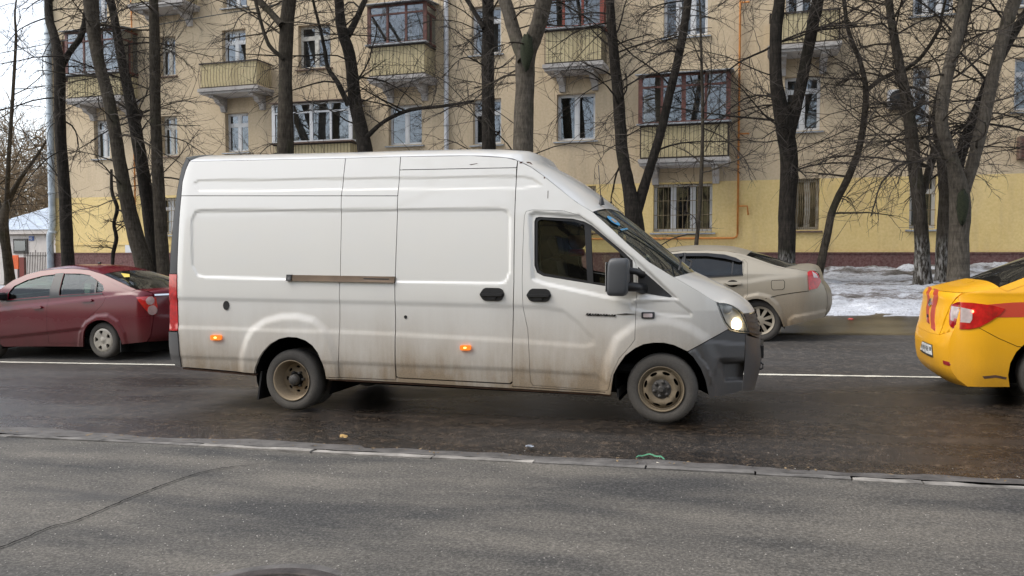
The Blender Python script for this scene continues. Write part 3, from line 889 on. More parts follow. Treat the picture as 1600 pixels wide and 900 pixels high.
def build_window(h, spec):
    x0, x1, z0, z1 = h; m, n, tr, grille, sill, cur = spec[4:10]
    y = YB + REV; fw = .055
    mb = MB(); mb.box(x0, x1, y, y + .06, z0, z0 + fw); mb.box(x0, x1, y, y + .06, z1 - fw, z1)
    mb.box(x0, x0 + fw, y, y + .06, z0 + fw, z1 - fw); mb.box(x1 - fw, x1, y, y + .06, z0 + fw, z1 - fw)
    cw = (x1 - x0) / n
    for i in range(1, n): mb.box(x0 + cw * i - .05, x0 + cw * i + .05, y - .004, y + .058, z0 + fw, z1 - fw)
    zt = z1 - (z1 - z0) * tr
    if tr: mb.box(x0 + fw, x1 - fw, y - .002, y + .054, zt - .04, zt + .04)
    w = mb.build('window', m, BLD)
    for i in range(n):
        a, b = x0 + cw * i + (.05 if i else fw), x0 + cw * (i + 1) - (.05 if i < n - 1 else fw)
        for c, d in (((z0 + fw, zt - .04), (zt + .04, z1 - fw)) if tr else ((z0 + fw, z1 - fw),)):
            tl = rw.uniform(-.012, .012); tx = rw.uniform(-.010, .010)
            mesh_obj('pane', [(a - .01, y + .03 + tx, c - .01), (b + .01, y + .03 - tx, c - .01), (b + .01, y + .03 - tx + tl, d + .01), (a - .01, y + .03 + tx + tl, d + .01)], [(0, 1, 2, 3)], PANE, w)
            # sash around each light
            s_ = .035; sb = MB()
            sb.box(a, b, y + .006, y + .05, c, c + s_); sb.box(a, b, y + .006, y + .05, d - s_, d); sb.box(a, a + s_, y + .006, y + .05, c + s_, d - s_); sb.box(b - s_, b, y + .006, y + .05, c + s_, d - s_)
            sb.build('sash', m, w)
    if sill: MB().add([(x0 - .10, YB - .10, z0 - .045), (x1 + .10, YB - .10, z0 - .045), (x1 + .10, y + .01, z0 + .012), (x0 - .10, y + .01, z0 + .012), (x0 - .10, YB - .10, z0 - .085), (x1 + .10, YB - .10, z0 - .085), (x1 + .1, YB + .0, z0 - .07), (x0 - .1, YB + .0, z0 - .07)], [(0, 1, 2, 3), (4, 5, 1, 0), (7, 6, 5, 4), (0, 3, 7, 4), (1, 5, 6, 2)]).build('sill', METAL_SILL if m is PVC else DARKSILL, w)
    # curtains hang behind the glass in folds
    for side in (0, 1):
        if cur == 0 and rw.random() < .35: continue
        cwid = (x1 - x0) * rw.uniform(.22, .5); a = x0 + .02 if side == 0 else x1 - .02 - cwid
        k = 14; v = []
        for i in range(k):
            t = i / (k - 1); yy = y + .22 + .03 * math.sin(i * 2.4 + side)
            v += [(a + cwid * t, yy, z0 - .05), (a + cwid * t, yy, z1 + .05)]
        mesh_obj('curtain', v, [(2 * i, 2 * i + 2, 2 * i + 3, 2 * i + 1) for i in range(k - 1)], CURT2 if cur == 2 else CURT, w, True)
    if grille == 1:
        mb = MB(); nx = max(4, int((x1 - x0) / .15)); yg = YB + .06
        for i in range(1, nx): X = x0 + (x1 - x0) * i / nx; mb.box(X - .008, X + .008, yg, yg + .016, z0 + .01, z1 - .01)
        for q in (.06, .35, .65, .94): mb.box(x0, x1, yg - .004, yg + .004, z0 + (z1 - z0) * q - .01, z0 + (z1 - z0) * q + .01)
        g_ = mb.build('grille', plain('bronze_bar', (.20, .15, .08), .6) if 'BRONZE' not in globals() else BRONZE, w); g_['kind'] = 'stuff'
    if grille == 2:
        mb = MB(); yg = YB + .05
        for i in range(12):
            a = x0 + (x1 - x0) * i / 12
            mb.tube([(a, yg, z0 + .02), (a + .04, yg, (z0 + z1) / 2), (a, yg, z1 - .02)], .007, 4); mb.tube([(a + .07, yg, z0 + .02), (a + .02, yg, (z0 + z1) / 2), (a + .07, yg, z1 - .02)], .007, 4)
        g_ = mb.build('grille', BRONZE, w); g_['kind'] = 'stuff'
BRONZE = plain('bronze_bar', (.20, .15, .08), .6)
for h, s_ in zip(holes, W_): build_window(h, s_)
# balconies: pixel spans on the facade: left, right, glazing top, rail top, slab top, slab bottom
def balcony(px0, px1, y_gt, y_rail, y_slab, glaz=None, npan=3, dep=.95, board=METAL_SILL, bars=True, bulge=.0, ends=True):
    YF = YB - dep
    x0 = float(at(px0, y_slab, YF)[0]); x1 = float(at(px1, y_slab, YF)[0]); pm = (px0 + px1) / 2
    zr = float(at(pm, y_rail, YF)[2]); zs = float(at(pm, y_slab, YF)[2])
    mb = MB(); mb.box(x0 - .06, x1 + .06, YF - .06, YB - .004, zs - .12, zs); mb.box(x0 - .02, x1 + .02, YF - .0, YB - .004, zs - .20, zs - .122)
    for bx in (x0 + .28, x1 - .48):
        poly = [(YF + .12, zs - .202), (YB - .004, zs - .202), (YB - .004, zs - .72), (YB - .12, zs - .72), (YB - .2, zs - .52), (YB - .45, zs - .44), (YB - .55, zs - .32), (YF + .12, zs - .30)]
        v = [(bx, a, b) for a, b in poly] + [(bx + .2, a, b) for a, b in poly]; k = len(poly)
        mb.add(v, [tuple(range(k)), tuple(range(2 * k - 1, k - 1, -1))] + [(i, k + i, k + (i + 1) % k, (i + 1) % k) for i in range(k)])
    B = mb.build('balcony', CONC, BLD)
    ph = zr - zs
    mb = MB(); mb.box(x0 + .03, x1 - .03, YF + .03, YF + .05, zs + .06, zr - .04); mb.build('front_panel', YPANEL, B)
    for a in (x0 + .03, x1 - .05): MB().box(a, a + .02, YF + .052, YB - .02, zs + .06, zr - .04).build('side_panel', YPANEL, B)
    if bars:
        mb = MB(); nb = int((x1 - x0) / .125)
        def bar(x, y, dx, dy):
            P = []
            for t in np.linspace(0, 1, 7):
                bl = bulge * math.sin(t * math.pi) * (1.2 - t * .6)
                P.append((x + dx * bl, y + dy * bl, zs + .02 + (ph - .02) * t))
            mb.tube(P, .0075, 4, smooth=False)
        for i in range(nb + 1): bar(x0 + (x1 - x0) * i / nb, YF + .005, 0, -1)
        for i in range(1, 8):
            bar(x0 + .005, YF + dep * i / 8, -1, 0); bar(x1 - .005, YF + dep * i / 8, 1, 0)
        r_ = mb.build('railing_bars', IRONBAR, B); r_['kind'] = 'stuff'
    mb = MB(); mb.box(x0 - .02, x1 + .02, YF - .02, YF + .03, zr - .035, zr + .005); mb.box(x0 - .02, x0 + .03, YF + .029, YB - .01, zr - .034, zr + .004); mb.box(x1 - .03, x1 + .02, YF + .029, YB - .01, zr - .034, zr + .004); mb.build('rail', IRONBAR, B)
    MB().box(x0, x1, YF - .01, YF + .02, zs + .025, zs + .05).build('bottom_rail', IRONBAR, B)
    if glaz is not None:
        zg = float(at(pm, y_gt, YF)[2])
        MB().box(x0 - .10, x1 + .10, YF - .14, YF + .10, zr + .006, zr + .05).build('sill_board', board, B)
        f_ = .05; mb = MB(); z0 = zr + .052
        cw = (x1 - x0) / npan; ztr = z0 + (zg - z0) * .74
        for i in range(npan + 1):
            X = x0 + cw * i; hw = f_ * (1.3 if i in (0, npan) or (npan == 4 and i == 2) else .8); mb.box(X - hw, X + hw, YF, YF + .06, z0, zg)
        for z in (z0, ztr, zg - .06): mb.box(x0 - .03, x1 + .03, YF + .003, YF + .057, z, z + .06)
        for X in (x0, x1):
            for z in (z0, ztr, zg - .06): mb.box(X - .03, X + .03, YF + .062, YB - .01, z, z + .06)
            mb.box(X - .032, X + .032, YF + dep * .5, YF + dep * .5 + .06, z0 + .061, ztr)
        mb.build('glazing_frame', glaz, B)
        for i in range(npan):
            tx = rw.uniform(-.012, .012)
            for c, d in ((z0 + .05, ztr + .01), (ztr + .05, zg - .04)):
                mesh_obj('pane', [(x0 + cw * i, YF + .03 + tx, c), (x0 + cw * (i + 1), YF + .03 - tx, c), (x0 + cw * (i + 1), YF + .03 - tx, d), (x0 + cw * i, YF + .03 + tx, d)], [(0, 1, 2, 3)], PANE, B)
        for X in (x0, x1):
            mesh_obj('pane', [(X, YF + .05, z0), (X, YB - .02, z0), (X, YB - .02, zg - .05), (X, YF + .05, zg - .05)], [(0, 1, 2, 3)], PANE, B)
        MB().add([(x0 - .15, YF - .2, zg + .002), (x1 + .15, YF - .2, zg + .002), (x1 + .15, YB - .01, zg + .14), (x0 - .15, YB - .01, zg + .14), (x0 - .15, YF - .2, zg + .03), (x1 + .15, YF - .2, zg + .03), (x1 + .15, YB - .01, zg + .17), (x0 - .15, YB - .01, zg + .17)], [(3, 2, 1, 0), (4, 5, 6, 7), (0, 1, 5, 4), (0, 4, 7, 3), (1, 2, 6, 5)]).build('canopy', board, B)
        for i in range(npan):
            if rw.random() < .75:
                a = x0 + cw * i + cw * rw.uniform(.05, .3); wv = cw * rw.uniform(.3, .65); v = []
                for q in range(10): v += [(a + wv * q / 9, YF + .28 + .02 * math.sin(q * 2.2), z0 + .02), (a + wv * q / 9, YF + .28 + .02 * math.sin(q * 2.2), zg - .1)]
                mesh_obj('curtain', v, [(2 * q, 2 * q + 2, 2 * q + 3, 2 * q + 1) for q in range(9)], (CURT, CURT, CURT2)[rw.randrange(3)], B, True)
    return B
balcony(105, 188, 47, 116, 152, BROWNW, 3)
balcony(203, 284, -100, -40, 3, None)
balcony(312, 402, 0, 96, 136, None, bulge=.07)
balcony(577, 664, 6, 70, 118, BROWNW, 3, bulge=.05)
balcony(851, 940, -18, 45, 98, REDW, 3)
balcony(1203, 1312, -50, 17, 68, None)
balcony(1000, 1137, 115, 194, 247, BROWNW, 4, bulge=.02)
balcony(428, 548, 160, 224, 268, PVC, 4, board=DARKSILL)
# drainpipes and the gas pipe
def pipe(name, pts, r, m, y, rings=0, parent=None):
    mb = MB(); P = [at(a, b, y) if len(q_) == 2 else q_ for q_ in pts for a, b in [q_[:2]]]
    mb.tube(P, r, 10)
    if rings:
        for t in np.linspace(.05, .95, rings):
            i = t * (len(P) - 1); k = int(i); q = P[k] + (P[min(k + 1, len(P) - 1)] - P[k]) * (i - k); mb.lathe([(r * 1.02, -.04), (r * 1.18, -.03), (r * 1.18, .03), (r * 1.02, .04)], q, 10, axis='z')
    return mb.build(name, m, parent or BLD)
xd = float(at(697.5, 120, YB - .12)[0])
mb = MB(); mb.tube([(xd, YB - .13, z) for z in np.linspace(1.0, ZT, 12)], .085, 12)
for z in np.arange(1.6, ZT, 1.45): mb.lathe([(.086, -.04), (.10, -.03), (.10, .03), (.086, .04)], (xd, YB - .13, z), 12, axis='z')
mb.build('drainpipe', DRAIN, BLD)
xq = XL + .02; mb = MB(); zz = float(at(80, 362, YB)[2])
mb.tube([(xq, YB - .16, ZT), (xq, YB - .16, zz + .25), (xq - .06, YB - .18, zz), (xq - .10, YB - .2, zz - .15), (xq - .10, YB - .2, -.3)], .13, 12)
for z in np.arange(2.4, ZT, 1.6): mb.lathe([(.131, -.05), (.15, -.03), (.15, .03), (.131, .05)], (xq, YB - .16, z), 12, axis='z')
mb.build('drainpipe', DRAINB, BLD)
yg = YB - .10
mb = MB(); g0 = at(1157, -20, yg); g1 = at(1155, 372, yg); g1[0] = g0[0]
mb.tube([(g0[0], yg, ZT - .5), (g0[0], yg, g1[2] + .12)], .032, 8)
zz = g1[2]; x_e = float(at(905, 384, yg)[0])
mb.tube([(g0[0], yg, zz + .12), (g0[0] - .03, yg, zz + .04), (g0[0] - .12, yg, zz), (x_e - 12, yg, zz)], .032, 8)
for (py, ln_) in ((209, .28), (4, .25), (322, .28)):
    q = at(1157, py, yg); mb.tube([(g0[0], yg, q[2]), (g0[0] + ln_, yg, q[2]), (g0[0] + ln_ + .03, yg, q[2] - (.28 if py == 322 else .02))], .026, 8)
mb.build('gas_pipe', GASP, BLD)
mb = MB(); q = at(206, 60, yg); mb.tube([(q[0], yg, ZT - 1), (q[0], yg, ZPL + .4)], .03, 8); mb.build('gas_pipe', GASP, BLD)
# air conditioner on the wall
a = rect_of(1385, 1422, 143, 170)
AC = thing('air_conditioner', 'grey air conditioner unit on the wall beside a first floor window', 'air conditioner', ((a[0] + a[1]) / 2, YB - .2, a[2]))
mb = MB(); mb.box(a[0], a[1], YB - .36, YB - .06, a[2], a[3], .015); mb.build('housing', DRAIN, AC)
mb = MB(); cx, cz = a[0] + (a[1] - a[0]) * .42, (a[2] + a[3]) / 2
for r in (.08, .13, .18, .22): mb.lathe([(r - .01, -.005), (r + .01, -.005), (r + .01, .005), (r - .01, .005)], (cx, YB - .368, cz), 20, closed=True)
mb.lathe([(.0, .006), (.235, .006)], (cx, YB - .37, cz), 20); mb.build('fan_grille', BLACK_TRIM, AC)
MB().box(a[0] + .05, a[1] - .05, YB - .30, YB - .005, a[2] - .04, a[2] - .004).build('bracket', HUB_GREY, AC)
a = rect_of(1588, 1618, 214, 250)
AC2 = thing('air_conditioner', 'brown wall box at the right edge of the building', 'wall box', ((a[0] + a[1]) / 2, YB - .2, a[2])); AC2.name = 'wall_box'
MB().box(a[0], a[1], YB - .30, YB - .004, a[2], a[3], .015).build('housing', DARKSILL, AC2)
mb = MB()
for i in range(6): z = a[2] + .06 + i * (a[3] - a[2] - .12) / 6; mb.box(a[0] + .05, a[1] - .05, YB - .312, YB - .302, z, z + .05)
mb.build('louvre', BROWNW, AC2)
# a small white notice on the lower wall at the left
a = rect_of(197, 214, 383, 396); o = MB().box(a[0], a[1], YB - .05, YB - .015, a[2], a[3]).build('wall_notice', PVC); tag(o, 'small blank white notice on the yellow wall behind the left trees', 'notice')
# ------------------------------------------------------------------ shared vehicle pieces
def arch_liner(name, cx, cz, r, y0, depth, parent, a0=-25, a1=205, n=20, m=None, yf=None):
    mb = MB(); v = []; f = []
    for k in range(n + 1):
        t = math.radians(a0 + (a1 - a0) * k / n)
        X, Z = cx + r * math.cos(t), cz + r * math.sin(t)
        v += [(X, float(yf(X, Z)) if yf else y0, Z), (X, y0 + depth, Z)]
    f = [(2 * k, 2 * k + 1, 2 * k + 3, 2 * k + 2) for k in range(n)]
    c = len(v); v.append((cx, y0 + depth, cz))
    f += [(c, 2 * k + 1, 2 * k + 3) for k in range(n)]
    mb.add(v, f, False)
    return mb.build(name, m or DARK, parent)

def wheel(parent, cx, cz, y, r, w, rim_r, style, side=-1, seed=0):
    """side -1: the outer face looks towards the camera (-y); y is the outer face of the tyre"""
    s = -side
    W = empty('wheel', parent)
    k = w
    prof = [(rim_r * .99, .012), (rim_r * 1.03, .004), (rim_r + (r - rim_r) * .35, -.004), (rim_r + (r - rim_r) * .62, -.003), (r * .935, .006), (r * .965, .016),
            (r * .985, .028), (r, .05), (r, k - .05), (r * .985, k - .03), (r * .93, k), (rim_r, k - .02)]
    mb = MB(); mb.lathe([(a, s * b) for a, b in prof], (cx, y, cz), 44)
    # tread blocks: shallow lugs on the shoulder
    for q in range(44):
        if q % 2: continue
        t = 2 * math.pi * (q + .5) / 44
        ca, sa = math.cos(t), math.sin(t)
        e = .022
        pts = []
        for (rr, yy, dt) in ((r * .972, .022, -e), (r * .972, .022, e), (r * 1.006, .05, e), (r * 1.006, .05, -e)):
            tt = t + dt * 1.4
            pts.append((cx + rr * math.cos(tt), y + s * yy, cz + rr * math.sin(tt)))
        mb.add(pts, [(0, 1, 2, 3)])
    mb.build('tyre', RUBBER, W)
    c3 = (cx, y, cz)
    def disc(name, outer_r, holes, depth_of, m, res=.02, back=.012):
        V, T, B = cdt(np.array([(outer_r * math.cos(a), outer_r * math.sin(a)) for a in np.linspace(0, 2 * math.pi, 48, endpoint=False)]), holes, res)
        rr = np.hypot(V[:, 0], V[:, 1])
        v = np.stack([cx + V[:, 0], y + s * depth_of(rr), cz + V[:, 1]], 1)
        vv = [v]; ff = [tuple(t) for t in T]; sm = [True] * len(T); kk = len(v)
        for Lp in B[1:]:
            n = len(Lp); e = v[Lp]; e2 = e.copy(); e2[:, 1] += s * back
            vv += [e, e2]; ff += [(kk + i, kk + (i + 1) % n, kk + n + (i + 1) % n, kk + n + i) for i in range(n)]; sm += [False] * n; kk += 2 * n
        return mesh_obj(name, np.vstack(vv), ff, m, W, sm)
    def ell(ca, cr, ra, rb, n=12):
        return np.array([(cr * math.cos(ca) + math.cos(ca) * rb * math.cos(t) - math.sin(ca) * ra * math.sin(t),
                          cr * math.sin(ca) + math.sin(ca) * rb * math.cos(t) + math.cos(ca) * ra * math.sin(t)) for t in np.linspace(0, 2 * math.pi, n, endpoint=False)])
    MB().lathe([(.01, s * .14), (rim_r * .95, s * .14)], c3, 24).build('brake_drum', DARK, W)
    if style == 'front_steel':
        MB().lathe([(rim_r * 1.0, s * -.002), (rim_r * 1.035, s * -.008), (rim_r * .985, s * -.004), (rim_r * .955, s * .012), (rim_r * .93, s * .016), (rim_r * .905, s * .010), (rim_r * .87, s * .03)], c3, 48).build('rim', STEEL_TAN, W)
        R = rim_r * .88
        hs_ = [ell(a + .5, R * .83, .036, .013) for a in np.linspace(0, 2 * math.pi, 8, endpoint=False)]
        disc('disc', R, hs_, lambda q: np.interp(q, [0, R * .5, R * .6, R * .78, R * .92, R], [.012, .012, -.004, -.010, .012, .03]), STEEL_TAN)
        h = MB(); h.lathe([(.0, s * -.012), (R * .17, s * -.012), (R * .19, s * -.004), (R * .20, s * .008)], c3, 20)
        h.lathe([(R * .12, s * -.026), (R * .12, s * -.010)], c3, 16); h.lathe([(.0, s * -.026), (R * .12, s * -.026)], c3, 16)
        h.lathe([(R * .2, s * .006), (R * .5, s * .008), (R * .52, s * .016)], c3, 28)
        for a in np.linspace(0, 2 * math.pi, 6, endpoint=False):
            b = (cx + R * .37 * math.cos(a + .3), y, cz + R * .37 * math.sin(a + .3))
            h.lathe([(.0, s * -.012), (.011, s * -.011), (.016, s * -.004), (.018, s * .012)], b, 10)
        h.build('hub_cap', HUB_GREY, W)
    elif style == 'rear_dual':
        MB().lathe([(rim_r * 1.0, s * .0), (rim_r * 1.03, s * -.006), (rim_r * .97, s * .002), (rim_r * .93, s * .03), (rim_r * .86, s * .09), (rim_r * .80, s * .125)], c3, 48).build('rim', STEEL_TAN_R, W)
        R = rim_r * .81
        hs_ = [ell(a, R * .76, .024, .014) for a in np.linspace(0, 2 * math.pi, 8, endpoint=False)]
        disc('disc', R, hs_, lambda q: np.interp(q, [0, R * .5, R * .62, R], [.118, .118, .128, .125]), STEEL_TAN_R)
        h = MB(); h.lathe([(.0, s * .02), (R * .26, s * .02), (R * .33, s * .035), (R * .36, s * .117)], c3, 20)
        for a in np.linspace(0, 2 * math.pi, 6, endpoint=False):
            b = (cx + R * .46 * math.cos(a), y, cz + R * .46 * math.sin(a))
            h.lathe([(.0, s * .075), (.013, s * .075), (.016, s * .118)], b, 6)
        h.build('hub', HUB_GREY, W)
    elif style == 'cover5':
        R = rim_r * 1.02
        hs_ = []
        for a in np.linspace(0, 2 * math.pi, 5, endpoint=False) + .55:
            p = [(.50, -.12), (.50, .12), (.80, .27), (.84, .0), (.80, -.27)]
            hs_.append(np.array([(q * R * math.cos(a + d), q * R * math.sin(a + d)) for q, d in p]))
        disc('wheel_cover', R, hs_, lambda q: np.interp(q, [0, R * .18, R * .25, R * .6, R * .92, R], [-.012, -.012, .004, -.004, -.004, .006]), COVER_SILVER, back=.03)
    elif style == 'alloy10':
        R = rim_r * 1.0
        hs_ = []
        for a in np.linspace(0, 2 * math.pi, 9, endpoint=False):
            p = [(.34, -.10), (.34, .10), (.60, .16), (.86, .22), (.86, -.22), (.60, -.16)]
            hs_.append(np.array([(q * R * math.cos(a + d), q * R * math.sin(a + d)) for q, d in p]))
        disc('alloy_rim', R, hs_, lambda q: np.interp(q, [0, R * .2, R * .3, R * .88, R], [.0, .0, .006, .014, -.004]), ALLOY, back=.03)
    return W

# ------------------------------------------------------------------ the white van
VY0, VMID = 7.10, 8.13
def van_inset(x, z):
    t = np.clip((z - 1.05) / 1.45, 0, 1.2)
    r = .17 * t ** 1.7
    r = r + .03 * np.clip((.55 - z) / .35, 0, 1.5) ** 2
    t = np.clip((x + 1.35) / 1.28, 0, 1.05)
    r = r + .40 * t ** 3
    t = np.clip((x + 2.5) / 1.7, 0, 1.0)
    r = r + .10 * t ** 2 * np.clip((z - 1.0) / 1.2, 0, 1)
    t = np.clip((-5.80 - x) / .3, 0, 1.2)
    return r + .07 * t ** 2
ARCH_R = [(398, 583.5), (400, 574), (405, 562), (413, 549), (424, 537.5), (438, 529.5), (452, 526.5), (466, 527.5), (479, 532), (490, 540), (498, 551), (504, 565), (508, 578), (510, 589)]
ARCH_F = [(955, 616), (957, 600), (959, 585.6), (966, 572), (978, 555), (993, 544), (1006, 538), (1021, 535.5), (1038, 535.5), (1053, 539), (1064, 544), (1074.5, 549)]
ARCH_B = [(1074.5, 549), (1083.5, 557), (1095, 574), (1102.5, 593), (1108, 619), (1111, 621)]
V_REL = [
    ([(299, 345), (305, 331), (315, 329), (540, 328.5), (780, 327), (793, 330), (797, 340), (796, 425), (790, 440), (778, 443), (618, 440), (320, 433), (308, 430), (300, 415)], .012, .028),
    ([(302, 287), (310, 282), (540, 279), (815, 275.5), (832, 279), (846, 289), (815, 294), (540, 296), (310, 299)], .006, .024),
    ([(240, 466), (277, 466.5), (530, 472), (618, 474), (800, 478.5), (850, 480), (880, 486), (905, 506), (926, 528), (928, 537), (915, 541), (800, 532), (618, 522), (530, 518), (277, 511), (240, 510)], .0085, .055),
    ([(240, 556), (277, 557), (400, 562), (530, 567), (618, 571), (800, 578), (930, 586), (950, 600), (960, 660), (240, 640)], .0085, .050),
    ([(378, 556), (386, 530), (396, 513), (415, 501), (440, 494.5), (465, 494), (490, 500), (508, 515), (520, 540), (529, 568), (532, 660), (370, 660)], -.023, .100),
    ([(944, 600), (949, 563), (963, 529), (993, 506), (1017, 500), (1047, 501), (1076, 511), (1103, 528), (1120, 560), (1130, 660), (940, 660)], -.023, .100),
    ([(828, 336), (836, 332), (905, 338), (925, 350), (1000, 412), (1058, 467), (1000, 464), (985, 472), (850, 443), (832, 436)], .022, .034),
    ([(985, 474), (1052, 468), (1081, 489), (1078, 495), (1040, 492), (985, 482)], .012, .03),
]
VAN = thing('delivery_van', 'large white high-roof delivery van with muddy lower side stopped on the road', 'van', (-2.9, VMID, float(gz(-2.9, VMID))))
S = Side(VY0, VMID, van_inset, V_REL)
RES = .019
TOP = [(296, 252), (420, 249.5), (540, 247), (626, 244.5), (735, 243), (790, 246), (809, 250.5)]
V1 = [(540, 247), (537, 275), (533.5, 306), (532, 370), (531, 430), (530.5, 500), (530, 590)]
V2 = [(626, 244.5), (624, 275), (621.5, 306), (619, 370), (617, 430), (617.5, 500), (618, 594)]
V3 = [(809, 250.5), (806.5, 280), (804.5, 330), (803, 440), (801, 520), (800, 604)]
REAR = [(283, 573.5), (279, 530), (277.5, 500), (277, 466), (277.5, 400), (281, 330), (285, 285), (290, 266), (296, 252)]
DOOR = [(819, 337), (822, 330), (832, 327.5), (880, 329), (905, 336), (925, 350), (960, 380), (988, 402), (993.5, 412), (994.5, 460), (993, 530), (985, 541), (968, 560), (957, 585), (951, 609), (945, 611), (832, 602.5), (828, 596), (827, 560), (824, 515), (817, 482), (815.5, 440), (817, 380)]
WIN = [(834, 346), (836, 340), (841, 338.5), (895, 341.5), (912, 346), (924, 352), (970, 390), (988, 407), (990, 455), (947, 447.5), (848, 431.5), (838, 426), (834, 415)]
PANE1 = [(838.5, 346), (843, 342.5), (895, 346), (912, 351), (916.5, 439), (848, 427), (841, 422), (838.5, 412)]
PANE2 = [(922, 357), (963, 391), (980, 408), (982, 449), (926, 441)]

up = [(283, 306), (533.5, 306)]
S.panel('rear_quarter_panel', REAR[:6] + [(283.2, 306), (533.5, 306)] + V1[3:] + ARCH_R[::-1] + [(340, 578)], VAN_WHITE, VAN, res=RES)
S.panel('upper_side_panel', [(283.2, 306), (285, 285), (290, 266)] + TOP[:3] + V1[1:3], VAN_WHITE, VAN, res=RES)
S.panel('side_panel', [(533.5, 306), (621.5, 306)] + V2[3:] + V1[:2:-1], VAN_WHITE, VAN, res=RES)
S.panel('upper_side_panel', V1[:3] + V2[2::-1], VAN_WHITE, VAN, res=RES)
S.panel('sliding_door', [(624.5, 265.5)] + V2[2:6] + [(618.5, 588), (622, 590.5), (796, 599.5), (800.5, 596)] + V3[4:1:-1] + [(807.2, 262)], VAN_WHITE, VAN, res=RES)
S.panel('roof_side_panel', [(626, 244.5), (624.5, 265.5), (807.2, 262), (809, 250.5), (790, 246), (735, 243)], VAN_WHITE, VAN, res=RES)
S.panel('sill', [(510, 589), (530, 590), (618, 594), (618, 589.5), (621, 591), (797, 600.5), (801, 597.5), (800, 604), (945, 613), (952, 611), (955, 617), (800, 607.5), (618, 597.5), (510, 592)], VAN_WHITE, VAN, res=RES, lip=.002)
CAPEDGE = [(809, 250.5), (830, 261), (850, 275), (875, 295), (900, 315), (926, 331)]
WSEDGE = [(926, 331), (950, 352), (980, 380), (1014, 409), (1052, 432)]
BONEDGE = [(1052, 432), (1085, 450.5), (1119.5, 471.5)]
LAMP = [(1119.5, 471.5), (1134.7, 473.4), (1146, 477.5), (1154, 483), (1160, 490.5), (1166.5, 504), (1171, 520), (1154, 518.5), (1141, 515.5), (1132, 504), (1125, 487)]
cab = CAPEDGE + WSEDGE[1:] + BONEDGE[1:] + [(1125, 487), (1132, 504), (1139, 514)] + [(1137, 515)] + ARCH_F[::-1] + [(945, 613), (800, 604)] + V3[-2::-1][:-1]
S.panel('cab_side', cab, VAN_WHITE, VAN, holes=[DOOR], res=RES)
door = S.panel('front_door', DOOR, VAN_WHITE, VAN, holes=[WIN], res=RES)
S.panel('window_frame', WIN, BLACK_TRIM, door, holes=[PANE1, PANE2], res=.05, off=.012, rim=.02, relief=True)
S.panel('side_window', PANE1, GLASS_VAN, door, res=.08, off=.026, rim=0, gap=-.004)
S.panel('quarter_window', PANE2, GLASS_VAN, door, res=.08, off=.026, rim=0, gap=-.004)
S.panel('corner_trim', [(996, 416), (1022, 438), (1051, 463.5), (1047, 465.5), (996, 457)], BLACK_TRIM, VAN, res=.05, off=-.004, rim=.02)
# dark inner skin that closes the gaps
shell = REAR + TOP[1:] + CAPEDGE[1:] + WSEDGE[1:] + BONEDGE[1:] + [(1125, 487), (1132, 504), (1139, 514)] + ARCH_F[::-1] + [(800, 604), (618, 594), (510, 589)] + ARCH_R[::-1]
S.panel('inner_skin', shell, DARK, VAN, holes=[WIN], res=.06, off=.045, rim=0, gap=.012, relief=True, lip=0)
# rear edge, lamps and bumpers
S.panel('rear_door_edge', [(291, 246), (296, 251), (290, 266), (285, 285), (281, 330), (277.5, 400), (277, 428), (265, 428), (268.5, 370), (275, 310), (283, 266)], BLACK_TRIM, VAN, res=.05)
S.panel('tail_lamp', [(265, 428), (277, 428), (277, 466), (278.4, 517), (265, 517)], RED_LENS, VAN, res=.05, off=-.008)
S.panel('rear_bumper', [(264.5, 518), (278.4, 518), (280, 540), (283.5, 574), (274, 571), (267.5, 561), (265, 540)], BUMPER_GREY, VAN, res=.04, off=-.012)
S.panel('rear_hinge', [(262.5, 520), (266.5, 520), (266.5, 527), (262.5, 527)], HUB_GREY, VAN, res=.05, off=.03, relief=False)
S.strip('rear_doors', [(291, 246), (283, 266), (275, 310), (268.5, 370), (265, 428), (265, 517), (266, 550), (274, 571)], [('o', -.02, .10)] + [('o', -.05, .0)] * 7, VAN_WHITE, VAN, n=20)
S.strip('roof', TOP + CAPEDGE[1:], [('o', 0, .13)] * 5 + [('o', .01, .135), ('o', .02, .14), (857, 257), (882, 270), (908, 286), (936, 306), (963, 329)], VAN_WHITE, VAN, p=3.0, n=60, k=15, off=.0)
S.strip('windscreen', WSEDGE, [(963, 329.5), (992, 352), (1022, 375.5), (1052, 399.5), (1084, 424.5)], GLASS_SCREEN, VAN, n=12, k=12, off=.004)
S.strip('bonnet', [(1053, 433), (1085, 451), (1119, 471.5), (1134.7, 473.8), (1150, 480), (1162, 489.5)], [(1084, 425), (1108, 436), (1136, 450), (1156, 462), (1171, 474.5), (1178.5, 485)], VAN_WHITE, VAN, n=20, k=14, p=2.4)
# front end
ARCHF2 = ARCH_B + [(1144.5, 615), (1160, 610.5), (1164, 560), (1165, 523), (1171.5, 521.5), (1157, 520.5), (1142, 517.5), (1137, 515)]
FOG = [(1128, 567), (1166, 567), (1166, 592), (1131, 594)]
S.reliefs.append((S.xz([(1127, 567), (1180, 566), (1180, 588), (1164, 593), (1133, 595)]), .085, .03))
S.reliefs.append((S.xz([(1090, 531), (1137, 536), (1190, 540), (1190, 563), (1125, 561), (1112, 600), (1104, 575)]), -.022, .03))
S.reliefs.append((S.xz([(1066, 545), (1088, 548), (1107, 574), (1117, 600), (1120, 630), (1100, 630)]), -.03, .02))
S.panel('front_bumper', ARCHF2, BUMPER_GREY, VAN, res=.022)
S.strip('bumper_front', [(1165, 523), (1164, 560), (1160, 610.5)], [(1187.5, 524), (1190, 560), (1180, 600)], BUMPER_GREY, VAN, n=12, k=16, p=3.6)
